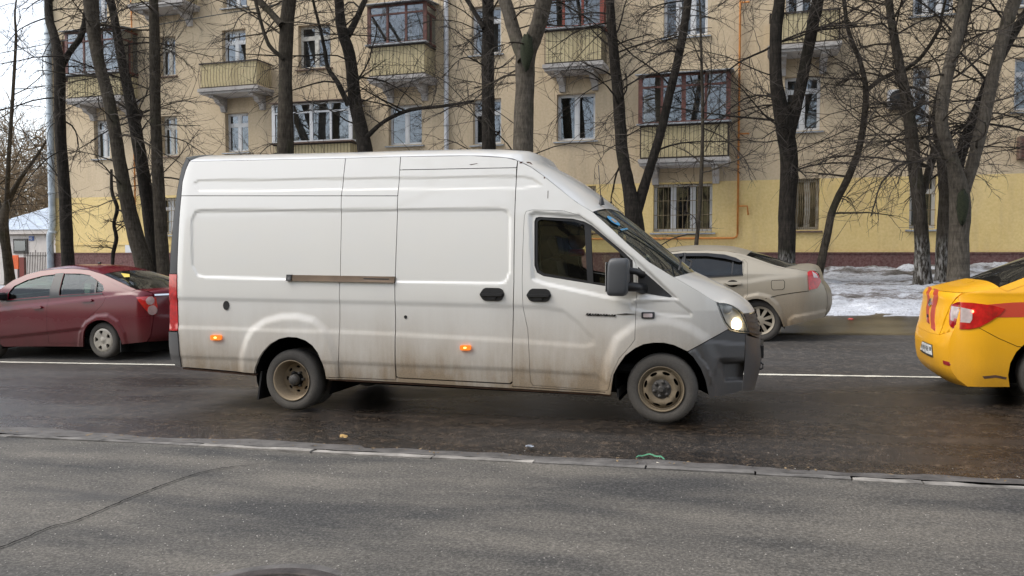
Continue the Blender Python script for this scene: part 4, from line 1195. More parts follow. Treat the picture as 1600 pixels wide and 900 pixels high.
GF = S.strip('grille', [(1160.5, 490), (1166, 503), (1171, 521)], [(1179, 486), (1184, 503), (1188, 524)], BLACK_TRIM, VAN, n=8, k=14, p=3.4)
for (ya, yb, yc_) in ((491, 494.5, 487), (499, 502.5, 495.5), (507, 510.5, 505), (515, 518.5, 515)):
    S.strip('grille_bar', [(1163.5 + (ya - 491) * .27, ya), (1163.8 + (yb - 491) * .27, yb)], [(1181.5 + (yc_ - 487) * .3, yc_), (1182 + (yc_ - 487) * .3, yc_ + 4)], HUB_GREY, GF, n=4, k=14, p=3.4)
q_ = at(1191, 545, VMID); MB().box(q_[0] - .02, q_[0] + .012, VMID - .26, VMID + .26, q_[2] - .06, q_[2] + .06, .004).build('front_number_plate', BLACK_TRIM, VAN)
MB().tube(at(np.array([1183., 1188, 1192, 1192, 1188, 1186]), np.array([567., 566, 569, 575, 577, 576]), np.full(6, VMID - .3)), .009, 8).build('tow_eye', BLACK_TRIM, VAN)
# headlamp: a bucket behind a clear lens, the lit projector inside
hl = S.panel('headlamp', LAMP, LENS_CLEAR, VAN, res=.05, off=-.004, rim=.0, relief=False)
S.panel('reflector', LAMP, REFLECTOR, hl, res=.05, off=.05, rim=0, gap=-.01, relief=False)
S.panel('lamp_rim', LAMP, BLACK_TRIM, hl, holes=[[(1122.5, 473.8), (1134, 475.6), (1145, 479.5), (1152.5, 485), (1158, 492), (1164, 505), (1168, 517.5), (1154.5, 516.3), (1142.6, 513.2), (1134.2, 503), (1127.4, 487)]], res=.05, off=.004, rim=.02, relief=False)
def blob_on(name, px, py, r, m, parent, off, sq=.5, far=True):
    p = S.xz([(px, py)])[0]
    y = float(S.y(p[0], p[1])) + off
    for yy in ([y, 2 * VMID - y] if far else [y]):
        mb = MB(); prof = [(r * math.sin(t), -r * sq * math.cos(t)) for t in np.linspace(.001, math.pi / 2, 7)]
        sgn = 1 if yy < VMID else -1
        mb.lathe([(a, sgn * b) for a, b in prof], (p[0], yy, p[1]), 20); mb.build(name, m, parent)
blob_on('lit_bulb', 1149, 507, .055, LAMP_LIT, hl, .045)
blob_on('upper_bulb', 1135, 483, .05, REFLECTOR, hl, .045)
# small fittings
def plate(name, poly, m, off=-.012, rim=.02, rd=0.0, parent=None, **kw): return S.panel(name, poly, m, parent or VAN, off=off, rim=rim, rd=rd, res=.05, gap=0, relief=True, **kw)
def rect(x0, x1, y0, y1, sk=0.0): return [(x0, y0), (x1, y0 + sk), (x1, y1 + sk), (x0, y1)]
def handle(cx, cy, parent):
    w, h = 19.5, 10.5
    hb = plate('handle', [(cx - w, cy), (cx - w * .72, cy - h * .8), (cx - w * .5, cy - h), (cx + w * .6, cy - h * .95), (cx + w * .85, cy - h * .7), (cx + w, cy), (cx + w * .8, cy + h * .8), (cx + w * .55, cy + h), (cx - w * .5, cy + h * .95), (cx - w * .75, cy + h * .75)], BLACK_TRIM, -.010, .015, rd=.012, parent=parent)
    plate('handle_grip', [(cx - w * .85, cy - 1.8), (cx + w * .85, cy - 1.8), (cx + w * .85, cy + 2.4), (cx - w * .85, cy + 2.4)], BLACK_TRIM, -.040, .03, rd=.008, parent=hb)
    plate('handle_pull', [(cx - w * .45, cy + 2.4), (cx + w * .4, cy + 2.4), (cx + w * .25, cy + 8), (cx - w * .3, cy + 8)], BLACK_TRIM, -.026, .02, rd=.008, parent=hb)
sd = [o for o in VAN.children if o.name.startswith('sliding_door')][0]
handle(769, 460, sd); handle(842, 461.3, door)
rl = plate('door_rail', [(450, 429.5), (617, 432.2), (617, 441.8), (450, 438.5)], RAIL_STEEL, -.022, .03)
plate('rail_groove', [(455, 432.8), (615, 435.3), (615, 437), (455, 434.5)], BLACK_TRIM, -.024, .01, parent=rl)
plate('rail_cap', [(449, 429), (457, 429.2), (457, 439), (449, 438.8)], BLACK_TRIM, -.030, .03, parent=rl)
def disc_px(cx, cy, rx, ry, n=14): return [(cx + rx * math.cos(t), cy + ry * math.sin(t)) for t in np.linspace(0, 2 * math.pi, n, endpoint=False)]
plate('fuel_cap', disc_px(353, 477.3, 4.6, 7.2), BLACK_TRIM, -.008, .02)
plate('lock_hole', disc_px(633.2, 495.5, 2.3, 2.8), BLACK_TRIM, -.004, .01, parent=sd)
for (cx, cy) in ((338.8, 527.2), (728, 543)):
    ml = plate('marker_lamp', rounded(rect(cx - 8, cx + 8.5, cy - 4, cy + 4), 2.5), AMBER, -.026, .03)
    plate('lit_core', disc_px(cx, cy, 2.4, 1.5, 8), AMBER_HOT, -.0285, .004, parent=ml)
tr_ = plate('turn_repeater', rounded(rect(1002.5, 1023, 487.5, 497.5), 2), BLACK_TRIM, -.016, .02)
plate('repeater_lens', rounded(rect(1005.5, 1020, 489.6, 495.5), 1.5), WHITE_LENS, -.022, .01, parent=tr_)
# chrome script on the door: a run of small slanted letters and a flourish
bd = plate('door_badge', [(918, 491.6), (962, 492.6), (962, 494.2), (918, 493.2)], BLACK_GLOSS, -.006, .008, parent=door, far=False)
for i in range(11):
    x = 916.5 + i * 4.3; yy = 489.3 + .22 * i
    plate('letter', [(x, yy), (x + 2.8, yy - .4 + .3 * (i % 3)), (x + 2.0, yy + 2.9), (x - .8, yy + 3.1)], (HUB_GREY, BLACK_GLOSS)[i % 3 == 1], -.009, .01, parent=bd, far=False)
plate('badge_tail', [(963, 490.8), (978, 489.6), (994, 490.6), (978, 491.6)], BLACK_GLOSS, -.008, .01, parent=bd, far=False)
# chips and scratches of bare rust on the roof cap
for poly in ([(811, 254.6), (814, 252.6), (818, 252.2), (815, 253.6), (817, 255), (813, 255.4)], [(822, 253), (826, 252.8), (830, 254), (832, 258), (829.5, 256), (827, 255.2), (824, 255)], [(849.7, 276.5), (851.6, 276.5), (851.6, 279), (849.7, 279)], [(855.8, 298), (856.8, 298), (856.4, 310), (855.5, 310)], [(733, 257), (747, 255), (745, 256), (736, 257.8)]):
    S.panel('paint_chip', poly, RUST, VAN, res=.05, off=-.0015, rim=.003, gap=0, far=False, lip=0)
MB().tube(at(np.array([935., 937, 939]), np.array([258., 285, 312]), np.full(3, VMID - .55)), .004, 6).build('aerial', BLACK_TRIM, VAN)
p = at(940, 312, VMID - .55); MB().lathe([(.0, .05), (.018, .0), (.03, -.05)], p, 12, axis='z').build('aerial_base', BLACK_TRIM, VAN)
# sticker in the corner of the windscreen
def on_screen(a, b):     # fractions down and across the near part of the screen
    e = S.xz([(926 + (1052 - 926) * a, 331 + (432 - 331) * a)])[0]; ye = float(S.y(e[0], e[1]))
    c = at(963 + (1084 - 963) * a, 329.5 + 95 * a, VMID); w = 1 - (1 - b) ** 2.2
    return np.array([e[0] * (1 - w) + c[0] * w + .006, ye * (1 - b) + VMID * b, e[1] * (1 - w) + c[2] * w + .006])
STICKER = plain('blue_sticker', (.05, .30, .55), .4, emit=None)
mb = MB(); v = []
for k in range(16):
    t = 2 * math.pi * k / 16; v.append(on_screen(.17 + .075 * math.sin(t), .21 + .085 * math.cos(t)))
mb.add(v, [tuple(range(16))]); 
for j in range(5): mb.add([on_screen(.29 + .02 * (q in (2, 3)) , .10 + .05 * j + .035 * (q in (1, 2))) for q in range(4)], [(0, 1, 2, 3)])
mb.build('windscreen_sticker', STICKER, VAN)
mb = MB(); v = []
for q in range(4): v.append(on_screen((.14, .14, .2, .2)[q], (.17, .25, .25, .17)[q]) + np.array([.002, 0, .002]))
mb.add(v, [(0, 1, 2, 3)]); mb.build('sticker_emblem', WHITE_LENS, VAN)
# cowl, wipers
S.strip('cowl', [(1036, 421.5), (1052, 434)], [(1075, 417.5), (1086, 427)], BLACK_TRIM, VAN, n=4, k=10, off=.02)
mb = MB(); a = on_screen(.97, .15); b = on_screen(.80, .62); mb.tube([a + [.02, 0, .02], (a + b) / 2 + [.05, 0, .04], b + [.03, 0, .03]], .009, 6)
mb.build('wiper', BLACK_TRIM, VAN)
mb = MB(); a = on_screen(.97, .55); b = on_screen(.86, 1.0); mb.tube([a + [.03, 0, .02], (a + b) / 2 + [.06, 0, .05], b + [.04, 0, .03]], .009, 6)
mb.build('wiper', BLACK_TRIM, VAN)
# mirrors
def mirror(sgn):
    c = at(966, 433, VY0 - .10)
    if sgn > 0: c = np.array([c[0], 2 * VMID - c[1], c[2]])
    mb = MB(); hx, hz, hy = .098, .168, .075
    N_, M_ = 20, 12; v = []
    for i in range(M_ + 1):
        ph = -math.pi / 2 + math.pi * i / M_
        for k in range(N_):
            t = 2 * math.pi * k / N_
            def se(q, e): return math.copysign(abs(q) ** e, q)
            v.append((c[0] + hx * se(math.cos(ph), .35) * se(math.cos(t), .35) + .012 * math.sin(ph), c[1] + hy * se(math.cos(ph), .4) * se(math.sin(t), .5), c[2] + hz * se(math.sin(ph), .42)))
    mb.add(v, [(i * N_ + k, i * N_ + (k + 1) % N_, (i + 1) * N_ + (k + 1) % N_, (i + 1) * N_ + k) for i in range(M_) for k in range(N_)], True)
    o = mb.build('wing_mirror', BUMPER_GREY, VAN)
    s_ = 1 if sgn < 0 else -1
    mb = MB(); mb.tube([c + [.06, 0, -.08], c + [.15, s_ * .08, -.09], c + [.20, s_ * .16, -.11]], [.045, .04, .05], 8)
    mb.tube([c + [.06, 0, .06], c + [.14, s_ * .08, .05], c + [.19, s_ * .16, .02]], [.03, .03, .035], 8)
    mb.build('mirror_arm', BLACK_TRIM, o)
    mb = MB(); mb.box(c[0] - .104, c[0] - .098, c[1] - .06, c[1] + .06, c[2] - .13, c[2] + .13, .002); mb.build('mirror_glass', CHROME, o)
mirror(-1); mirror(1)
# cabin
def vbox(name, m, x0, x1, y0, y1, z0, z1, bev=.02): return MB().box(x0, x1, y0, y1, z0, z1, bev).build(name, m, VAN)
vbox('cab_floor', DARK, -2.3, -.55, VY0 + .1, 2 * VMID - VY0 - .1, .42, .50)
vbox('bulkhead', INTERIOR, -2.42, -2.38, VY0 + .24, 2 * VMID - VY0 - .24, .42, 2.20)
dash = MB().prism([(-.85, .75), (-1.02, .95), (-1.05, 1.20), (-.92, 1.27), (-.72, 1.22), (-.66, 1.0), (-.70, .75)], VY0 + .20, 2 * VMID - VY0 - .20).build('dashboard', INTERIOR, VAN)
def seat(y):
    st = MB().prism([(-2.12, .62), (-1.55, .66), (-1.52, .84), (-1.60, .87), (-2.10, .80)], y - .24, y + .24).build('seat', SEAT_CLOTH, VAN)
    MB().prism([(-2.12, .80), (-1.98, .82), (-2.08, 1.42), (-2.16, 1.46), (-2.26, 1.42)], y - .24, y + .24).build('seat_back', SEAT_CLOTH, st)
    MB().prism([(-2.14, 1.48), (-2.08, 1.50), (-2.10, 1.68), (-2.18, 1.70), (-2.22, 1.64)], y - .13, y + .13).build('headrest', SEAT_CLOTH, st)
DRY = 2 * VMID - VY0 - .48
seat(VY0 + .45); seat(DRY)
mb = MB(); cc = np.array([-1.22, DRY, 1.18]); tl = math.radians(40)
mb.tube([cc + [.19 * math.cos(t) * -math.sin(tl), .19 * math.sin(t), .19 * math.cos(t) * math.cos(tl)] for t in np.linspace(0, 2 * math.pi, 25)], .016, 8, cap=False)
mb.tube([cc + [0, -.19, 0], cc + [0, .19, 0]], .016, 6); mb.tube([cc, cc + [.28, 0, -.22]], .025, 8)
mb.build('steering_wheel', BLACK_TRIM, VAN)
# running gear
def wheel_at(px, py): p = at(px, py, VY0 + .03); return p[0], p[2]
fx, fz = wheel_at(1033, 608.5); rx, rz = wheel_at(455.5, 594.5)
wheel(VAN, fx, fz, VY0 + .045, .313, .19, .198, 'front_steel'); wheel(VAN, fx, fz, 2 * VMID - VY0 - .045, .313, .19, .198, 'front_steel', side=1)
wheel(VAN, rx, rz, VY0 + .03, .316, .185, .205, 'rear_dual'); wheel(VAN, rx, rz, VY0 + .26, .316, .185, .205, 'plain_inner')
wheel(VAN, rx, rz, 2 * VMID - VY0 - .03, .316, .185, .205, 'rear_dual', side=1)
wheel(VAN, rx, rz, 2 * VMID - VY0 - .26, .316, .185, .205, 'plain_inner', side=1)
arch_liner('wheel_housing', fx + .02, fz + .05, .44, VY0 + .07, .5, VAN, yf=lambda x, z: S.y(x, z) + .05); arch_liner('wheel_housing', rx, rz + .06, .45, VY0 + .07, .65, VAN)
arch_liner('wheel_housing', fx + .02, fz + .05, .44, 2 * VMID - VY0 - .07, -.5, VAN, yf=lambda x, z: 2 * VMID - S.y(x, z) - .05); arch_liner('wheel_housing', rx, rz + .06, .45, 2 * VMID - VY0 - .07, -.65, VAN)
mb = MB(); mb.box(-5.85, -5.15, VY0 + .1, 2 * VMID - VY0 - .1, .36, .50); mb.box(-4.05, -1.35, VY0 + .1, 2 * VMID - VY0 - .1, .36, .50); mb.box(-5.2, -4.0, VY0 + .75, 2 * VMID - VY0 - .75, .36, .5)
mb.box(-1.4, -.25, VY0 + .55, 2 * VMID - VY0 - .55, .33, .5)
mb.build('underbody', DARK, VAN)
mb = MB()  # frame, boxes and spare wheel added to block light under the van
for y in (VY0 + .52, 2 * VMID - VY0 - .60): mb.box(-5.7, -.6, y, y + .08, .25, .358)
for x in (-5.3, -3.9, -2.6, -1.5): mb.box(x, x + .08, VY0 + .601, 2 * VMID - VY0 - .601, .26, .355)
mb.build('chassis_blocker', DARK, VAN)
MB().box(-2.45, -.75, VMID - .28, VMID + .28, .12, .355, .05).build('gearbox_blocker', DARK, VAN)
MB().box(-4.0, -1.38, VY0 + .13, VY0 + .42, .19, .357, .03).build('side_blocker', DARK, VAN)
MB().tube([(-4.5, VMID, .22), (-2.4, VMID, .22)], .05, 8).build('drive_shaft', DARK, VAN)
mb = MB(); mb.lathe([(.10, -.08), (.30, -.08), (.31, 0), (.30, .08), (.10, .08)], (-5.45, VMID, .24), 20, axis='z', closed=True); mb.build('spare_wheel_blocker', DARK, VAN)
mb = MB(); mb.tube([(rx, VY0 + .1, rz), (rx, 2 * VMID - VY0 - .1, rz)], .07, 10); mb.lathe([(.0, -.16), (.12, -.1), (.16, 0), (.12, .1), (.0, .16)], (rx, VMID, rz), 14); mb.build('rear_axle', DARK, VAN)
MB().tube([(-3.9, VY0 + .4, .33), (-2.4, VY0 + .42, .31), (-1.5, VY0 + .5, .33)], .045, 8).build('exhaust', RUST, VAN)
MB().box(-3.6, -2.7, VY0 + .5, VY0 + 1.0, .14, .36, .03).build('fuel_tank', DARK, VAN)
# rusty lower lip of the sill
S.panel('sill_lip', [(283, 575), (396, 585), (396, 588), (283, 577.5)], RUST, VAN, res=.06, off=.03, rim=.05, gap=0, relief=False)
S.panel('sill_lip', [(512, 592.5), (618, 598), (800, 608), (953, 617.5), (953, 620), (800, 611), (618, 600.5), (512, 595)], RUST, VAN, res=.06, off=.03, rim=.05, gap=0, relief=False)
def flap(x0, x1, zt, zb, lean):
    mb = MB(); y0, y1 = VY0 + .06, VY0 + .5
    v = [(x0, y0, zt), (x0, y1, zt), (x0 + lean, y1, zb), (x0 + lean, y0, zb)]; w = [(a + x1, b, c) for a, b, c in v]
    mb.add(v + w, [(0, 1, 2, 3), (7, 6, 5, 4), (0, 4, 5, 1), (1, 5, 6, 2), (2, 6, 7, 3), (3, 7, 4, 0)])
    mb.build('mud_flap', BLACK_TRIM, VAN)
flap(rx - .385, .02, .28, -.02, -.05); flap(fx - .40, .018, .28, .20, .0)
# ------------------------------------------------------------------ sedans
def circ_arch(cx, cz, r, z_end, n=14, a_from=None):
    """points of a wheel opening from the front foot to the rear foot, (x, z)"""
    a0 = math.asin(max(-1, min(1, (z_end - cz) / r)))
    return [(cx + r * math.cos(t), cz + r * math.sin(t)) for t in np.linspace(a0, math.pi - a0, n)]
def cabin(root, mid, x0, x1, z0, zb, zt, hw, parts=True):
    MB().box(x0, x1, mid - hw + .06, mid + hw - .06, z0, z0 + .1).build('floor_pan', DARK, root)
    n = .5 * (x0 + x1)
    for sx, nm in ((x0 + (x1 - x0) * .30, 'front_seat'), ):
        for y in (mid - .36, mid + .36):
            s_ = MB().box(sx - .25, sx + .25, y - .24, y + .24, z0 + .15, z0 + .38, .04).build(nm, SEAT_CLOTH, root)
            MB().prism([(sx + .2, z0 + .36), (sx + .34, z0 + .36), (sx + .46, zb + .12), (sx + .36, zb + .14)], y - .23, y + .23).build('seat_back', SEAT_CLOTH, s_)
            MB().prism([(sx + .38, zb + .15), (sx + .47, zb + .15), (sx + .50, zb + .34), (sx + .42, zb + .34)], y - .12, y + .12).build('headrest', SEAT_CLOTH, s_)
    rx_ = x0 + (x1 - x0) * .72
    MB().prism([(rx_ - .3, z0 + .12), (rx_ + .1, z0 + .12), (rx_ + .33, zb + .10), (rx_ + .22, zb + .12), (rx_, z0 + .4), (rx_ - .3, z0 + .38)], mid - hw + .14, mid + hw - .14).build('rear_seat', SEAT_CLOTH, root)

# ---- crimson sedan on the left, driving away to the left
RY0, RMID = 10.62, 11.46
def red_inset(x, z):
    r = .02 * np.clip((.25 - z) / .3, 0, 1.3) ** 2 + .035 * np.clip((z - .45) / .4, 0, 1) ** 2
    r = r + .26 * np.clip((z - .845) / .44, 0, 1.2) ** 1.15
    r = r + .13 * np.clip((x + 9.62) / .30, 0, 1.2) ** 2
    return r + .16 * np.clip((-13.2 - x) / .6, 0, 1.2) ** 2
RED = thing('red_sedan', 'crimson sedan with silver wheel covers, half hidden behind the van', 'car', (-11.5, RMID, float(gz(-11.5, RMID))))
R_ = Side(RY0, RMID, red_inset, [([(-40, 488), (75, 474), (150, 465), (205, 459), (240, 468), (240, 600), (-60, 600)], -.016, .07), ([(-60, 532), (10, 527), (75, 520), (132, 513), (132, 560), (-60, 560)], .022, .06),
        ([(122, 545), (124, 520), (135, 503), (152, 493), (170, 492), (186, 502), (196, 520), (202, 545)], -.02, .06)])
rarch = [(131, 542), (131, 530), (133, 519), (139, 508), (146, 503), (153, 500.5), (163, 500), (171, 502.5), (178, 508), (185, 517), (190, 528), (193, 538)]
WF = [(12.6, 468), (14, 457), (22, 447), (42, 437.5), (66, 431), (86.5, 428.5), (78, 462)]
WR = [(100, 427.3), (126.6, 427.5), (140, 430), (152.6, 438.5), (161, 446), (162.5, 453), (159, 456.5), (140, 458.4), (93, 461)]
ROOFE = [(-14, 466), (4, 449), (21, 437.5), (42, 428.5), (63, 423), (90, 420), (115, 419.6), (140, 422), (161, 428.5), (182, 438), (200, 447), (213, 452.5)]
FR = [(-14.15, .20), (-14.22, .42), (-14.1, .62), (-13.6, .72), (-12.95, .80)]         # front end, out of the frame, in metres
fr_px = None
def to_px(p):
    q = np.asarray(p, float) - EYE
    a = q[0] * _c + q[1] * _s; b = -q[0] * _s + q[1] * _c
    dz = q[2]; fw = b * _cp - dz * _sp; up = b * _sp + dz * _cp
    return 800 + F * a / fw, 450 - F * up / fw
def mpx(pts, y): return [to_px((a, y, b)) for a, b in pts]
farch = mpx(circ_arch(-12.86, .01, .33, -.06), RY0)
body = ROOFE + [(226, 454.5), (238, 457.5), (242, 470), (240, 500), (236, 525), (230, 534), (193, 538)] + rarch[::-1][1:] + [(75, 541.5), (5, 542)] + farch + mpx([(-13.6, -.02), (-14.1, .02)], RY0) + mpx(FR, RY0)
R_.panel('body_side', body, RED_PAINT, RED, holes=[[(75.5, 465.5), (92, 463), (160.5, 458.5), (166, 466), (160, 478), (140, 496), (128, 510), (126, 536), (76, 536.5)], WF, WR], res=.022)
rdr = R_.panel('rear_door', [(75.5, 465.5), (92, 463), (160.5, 458.5), (166, 466), (160, 478), (140, 496), (128, 510), (126, 536), (76, 536.5)], RED_PAINT, RED, res=.022)
R_.panel('side_window', WF, GLASS_CAR, RED, res=.08, off=.018, rim=0, gap=-.006); R_.panel('side_window', WR, GLASS_CAR, RED, res=.08, off=.018, rim=0, gap=-.006)
R_.panel('window_pillar', [(87, 427), (100, 426), (93, 462.5), (77, 464)], BLACK_TRIM, RED, res=.06, off=-.004, rim=.01)
R_.panel('window_divider', [(150.5, 437), (152.5, 438.5), (149.5, 457.5), (147, 457.8)], BLACK_TRIM, RED, res=.06, off=.004, rim=.015, gap=0)
R_.panel('window_trim', [(10, 469.5), (93, 462.2), (160, 457.6), (160, 459.8), (93, 464.6), (10, 472)], BLACK_TRIM, RED, res=.06, off=-.004, rim=.01, gap=0)
R_.panel('corner_trim', [(2, 462), (13, 455), (12, 470), (1, 472)], BLACK_TRIM, RED, res=.06, off=-.004, rim=.01)
for (a, b, c) in ((53, 68, 481), (128, 147, 470)):
    R_.panel('door_handle', [(a, c), (a + 3, c - 3), (b - 3, c - 3.6), (b, c - 1), (b - 2, c + 1), (a + 2, c + 1.6)], RED_PAINT, RED, res=.05, off=-.03, rim=.03, gap=0)
R_.panel('inner_skin', body, DARK, RED, holes=[WF, WR], res=.15, off=.045, rim=0, gap=.012, lip=0)
R_.strip('roof', ROOFE[3:9], [('o', -.04, .05), ('o', -.02, .06), ('o', 0, .065), ('o', 0, .065), ('o', .02, .065), ('o', .05, .055)], RED_PAINT, RED, n=24, k=12, p=2.6)
R_.strip('windscreen', ROOFE[:4], [('o', -.22, -.02), ('o', -.18, .02), ('o', -.10, .04), ('o', -.04, .05)], GLASS_CAR, RED, n=14, k=10, off=.01)
R_.strip('rear_window', ROOFE[8:], [('o', .05, .055), ('o', .10, .045), ('o', .14, .03), ('o', .17, .02)], GLASS_TINT, RED, n=14, k=10, off=.012)
R_.panel('rear_pillar', [(161, 428.5), (182, 438), (200, 447), (213, 452.5), (206, 455), (190, 449), (174, 441), (160, 432)], RED_PAINT, RED, res=.05, off=-.006, rim=.02, gap=0)
R_.strip('boot_lid', ROOFE[-1:] + [(226, 454.5), (238, 457.5), (242, 470), (241, 492)], [('o', .17, .02), ('o', .15, .03), ('o', .16, .03), ('o', .13, .0), ('o', .14, -.01)], RED_PAINT, RED, n=24, k=12, p=2.4)
R_.strip('rear_bumper', [(241, 492), (240, 500), (236, 525), (230, 534)], [('o', .14, -.01), ('o', .17, 0), ('o', .17, -.01), ('o', .12, -.02)], RED_PAINT, RED, n=14, k=12, p=2.4)
R_.strip('chrome_strip', [(241.5, 459.5), (242, 462)], [('o', .19, .005), ('o', .19, .005)], CHROME, RED, n=3, k=10, p=2.4, off=-.004)
tl_ = R_.panel('tail_lamp', [(214.5, 464.2), (232, 463), (243.5, 465), (246, 480), (243, 492), (236, 490.5), (226, 480)], RED_LENS, RED, res=.03, off=-.012, rim=.02, gap=0, relief=True)
R_.panel('round_lens', disc_px(236.5, 469.5, 6, 6.5), FROST_LENS, tl_, res=.03, off=-.024, rim=.02, gap=0); R_.panel('round_lens', disc_px(240, 484.5, 6.5, 7.5), FROST_LENS, tl_, res=.03, off=-.026, rim=.02, gap=0)
fdoor = mpx([(-12.62, .10), (-12.62, .70)], RY0)
rwx, rwz = at(160, 531.8, RY0 + .02)[[0, 2]]
for sgn in (-1, 1):
    yy = RY0 + .03 if sgn < 0 else 2 * RMID - RY0 - .03
    wheel(RED, rwx, rwz, yy, .300, .185, .192, 'cover5', side=sgn); wheel(RED, -12.86, .00 - .045, yy, .300, .185, .192, 'cover5', side=sgn)
    d = .30 if sgn < 0 else -.30
    arch_liner('wheel_housing', rwx, rwz + .02, .345, yy + (.02 if sgn < 0 else -.02), d, RED, n=14); arch_liner('wheel_housing', -12.86, .0, .345, yy + (.02 if sgn < 0 else -.02), d, RED, n=14)
R_.strip('bonnet', mpx([(-12.95, .80), (-13.6, .72), (-14.1, .62)], RY0), [('o', -.05, .08), ('o', -.12, .10), ('o', -.18, .04)], RED_PAINT, RED, n=12, k=10)
R_.strip('front_bumper', mpx([(-14.1, .62), (-14.22, .42), (-14.15, .2), (-14.1, .02)], RY0), [('o', -.18, .04), ('o', -.2, 0), ('o', -.2, 0), ('o', -.15, -.02)], RED_PAINT, RED, n=12, k=10)
cabin(RED, RMID, -12.6, -10.1, .0, .82, 1.3, .84)
MB().box(-13.9, -9.6, RY0 + .24, 2 * RMID - RY0 - .24, -.12, .06).build('underbody', DARK, RED)
MB().box(-10.1, -9.45, RY0 + .25, 2 * RMID - RY0 - .25, .8, .84).build('parcel_shelf', INTERIOR, RED)
R_.panel('yellow_card', [(179, 427), (192, 428.5), (193, 433), (184, 433.5)], plain('yellow_card', (.6, .45, .03), .6), RED, res=.1, off=.14, rim=.004, gap=0, far=False)
m_ = at(0, 463, RY0 - .08); MB().box(m_[0] - .14, m_[0] + .03, RY0 - .16, RY0 + .04, m_[2] - .07, m_[2] + .06, .03).build('wing_mirror', BLACK_TRIM, RED)
MB().box(-11.2, -11.14, RMID - .02, RMID + .02, 1.325, 1.36, .008).build('aerial_base', BLACK_TRIM, RED)
# mud flap behind the wheel
MB().box(rwx + .33, rwx + .345, RY0 + .05, RY0 + .25, -.12, .08).build('mud_flap', BLACK_TRIM, RED)

# ---- beige sedan behind the van, pointing left
BY0, BMID = 12.60, 13.50
def bei_inset(x, z):
    r = .03 * np.clip((.55 - z) / .3, 0, 1.3) ** 2 + .04 * np.clip((z - .75) / .45, 0, 1) ** 2
    r = r + .27 * np.clip((z - 1.20) / .40, 0, 1.2) ** 1.1
    r = r + .22 * np.clip((x - .55) / .42, 0, 1.15) ** 2.2
    return r + .2 * np.clip((-2.9 - x) / .7, 0, 1.2) ** 2
BEI = thing('beige_sedan', 'dusty beige sedan with tinted windows parked behind the van nose', 'car', (-1.3, BMID, float(gz(-1.3, BMID))))
B_ = Side(BY0, BMID, bei_inset, [([(1020, 445), (1168, 440), (1200, 434), (1262, 428), (1300, 430), (1300, 600), (1020, 600)], -.014, .08),
        ([(1150, 520), (1152, 480), (1165, 463), (1185, 459), (1203, 463), (1216, 476), (1226, 500), (1230, 520)], -.022, .06), ([(1232, 500), (1240, 494), (1292, 484), (1300, 520), (1230, 540)], -.02, .05)])
barch = [(1152, 505), (1155, 490), (1160, 478), (1167, 470), (1176, 467), (1184, 466.8), (1192, 468.5), (1200, 472.5), (1207, 479), (1213, 487), (1219, 497), (1224, 511)]
BROOF = [(985, 412), (1010, 402), (1041, 394.8), (1068, 391.5), (1105, 390.8), (1136, 392.3), (1151, 395), (1166, 399), (1181, 404), (1200, 410.8), (1213, 415), (1226.5, 418)]
BW1 = [(1020, 404), (1046, 397.6), (1068, 395.4), (1064, 433.5), (1015, 437)]
BW2 = [(1071, 395.4), (1105, 395.5), (1132, 398), (1150, 403), (1160, 408.5), (1160.5, 429), (1105, 432), (1067, 433.3)]
bfr = [(-3.72, .35), (-3.78, .6), (-3.6, .82), (-3.0, .95), (-2.35, 1.08)]
fxb = -2.70; fzb = float(gz(fxb, BY0)) + .32
bbody = mpx(bfr, BY0) + BROOF + [(1245, 420.5), (1262, 423.5), (1277, 424.5), (1283, 440), (1288, 447), (1292, 458), (1293, 475), (1290.5, 488), (1286, 496.5), (1260, 502), (1228.4, 510)] + barch[::-1] + [(1120, 507), (1060, 507)] + mpx(circ_arch(fxb, fzb, .36, fzb - .12), BY0) + mpx([(-3.3, .33)], BY0)
bdoor = [(1064, 437), (1160.5, 431.5), (1162.5, 412), (1160, 406.5), (1163, 405.5), (1168, 411), (1168, 462), (1156, 474), (1148, 492), (1146, 503), (1066, 503)]
B_.panel('body_side', bbody, BEIGE_PAINT, BEI, holes=[BW1, BW2, bdoor], res=.022)
B_.panel('rear_door', bdoor, BEIGE_PAINT, BEI, res=.022)
B_.panel('side_window', BW1, GLASS_TINT, BEI, res=.08, off=.018, rim=0, gap=-.006); B_.panel('side_window', BW2, GLASS_TINT, BEI, res=.08, off=.018, rim=0, gap=-.006)
B_.panel('window_pillar', [(1067, 394.8), (1072, 394.8), (1067.5, 434.5), (1063, 434.8)], BLACK_TRIM, BEI, res=.06, off=-.003, rim=.012, gap=0)
B_.panel('window_divider', [(1144.5, 404), (1147, 404.6), (1144.5, 430.2), (1142.4, 430.4)], BLACK_TRIM, BEI, res=.06, off=.004, rim=.015, gap=0)
B_.panel('wind_deflector', [(1071, 395.2), (1105, 395.2), (1132, 397.6), (1150, 402.6), (1160.5, 408.5), (1155, 409.5), (1134, 404), (1105, 400), (1071.5, 400)], BLACK_GLOSS, BEI, res=.05, off=-.03, rim=.03, gap=0)
B_.panel('wind_deflector', [(1022, 403.4), (1046, 397.2), (1068, 395.2), (1067.6, 400), (1046, 403), (1022, 409)], BLACK_GLOSS, BEI, res=.05, off=-.03, rim=.03, gap=0)
B_.panel('window_trim', [(1015, 437), (1105, 432), (1161, 428.8), (1161, 430.6), (1105, 434), (1015, 439.4)], BLACK_TRIM, BEI, res=.06, off=-.004, rim=.01, gap=0)
dh = B_.panel('door_handle', [(1132, 442), (1140, 440.4), (1157, 440.2), (1158.5, 442), (1157, 444.2), (1140, 445.4)], BEIGE_PAINT, BEI, res=.04, off=-.035, rim=.035, gap=0)
B_.panel('handle_recess', disc_px(1145, 443, 9, 5.5), DARK, BEI, res=.06, off=-.004, rim=.004, gap=0)
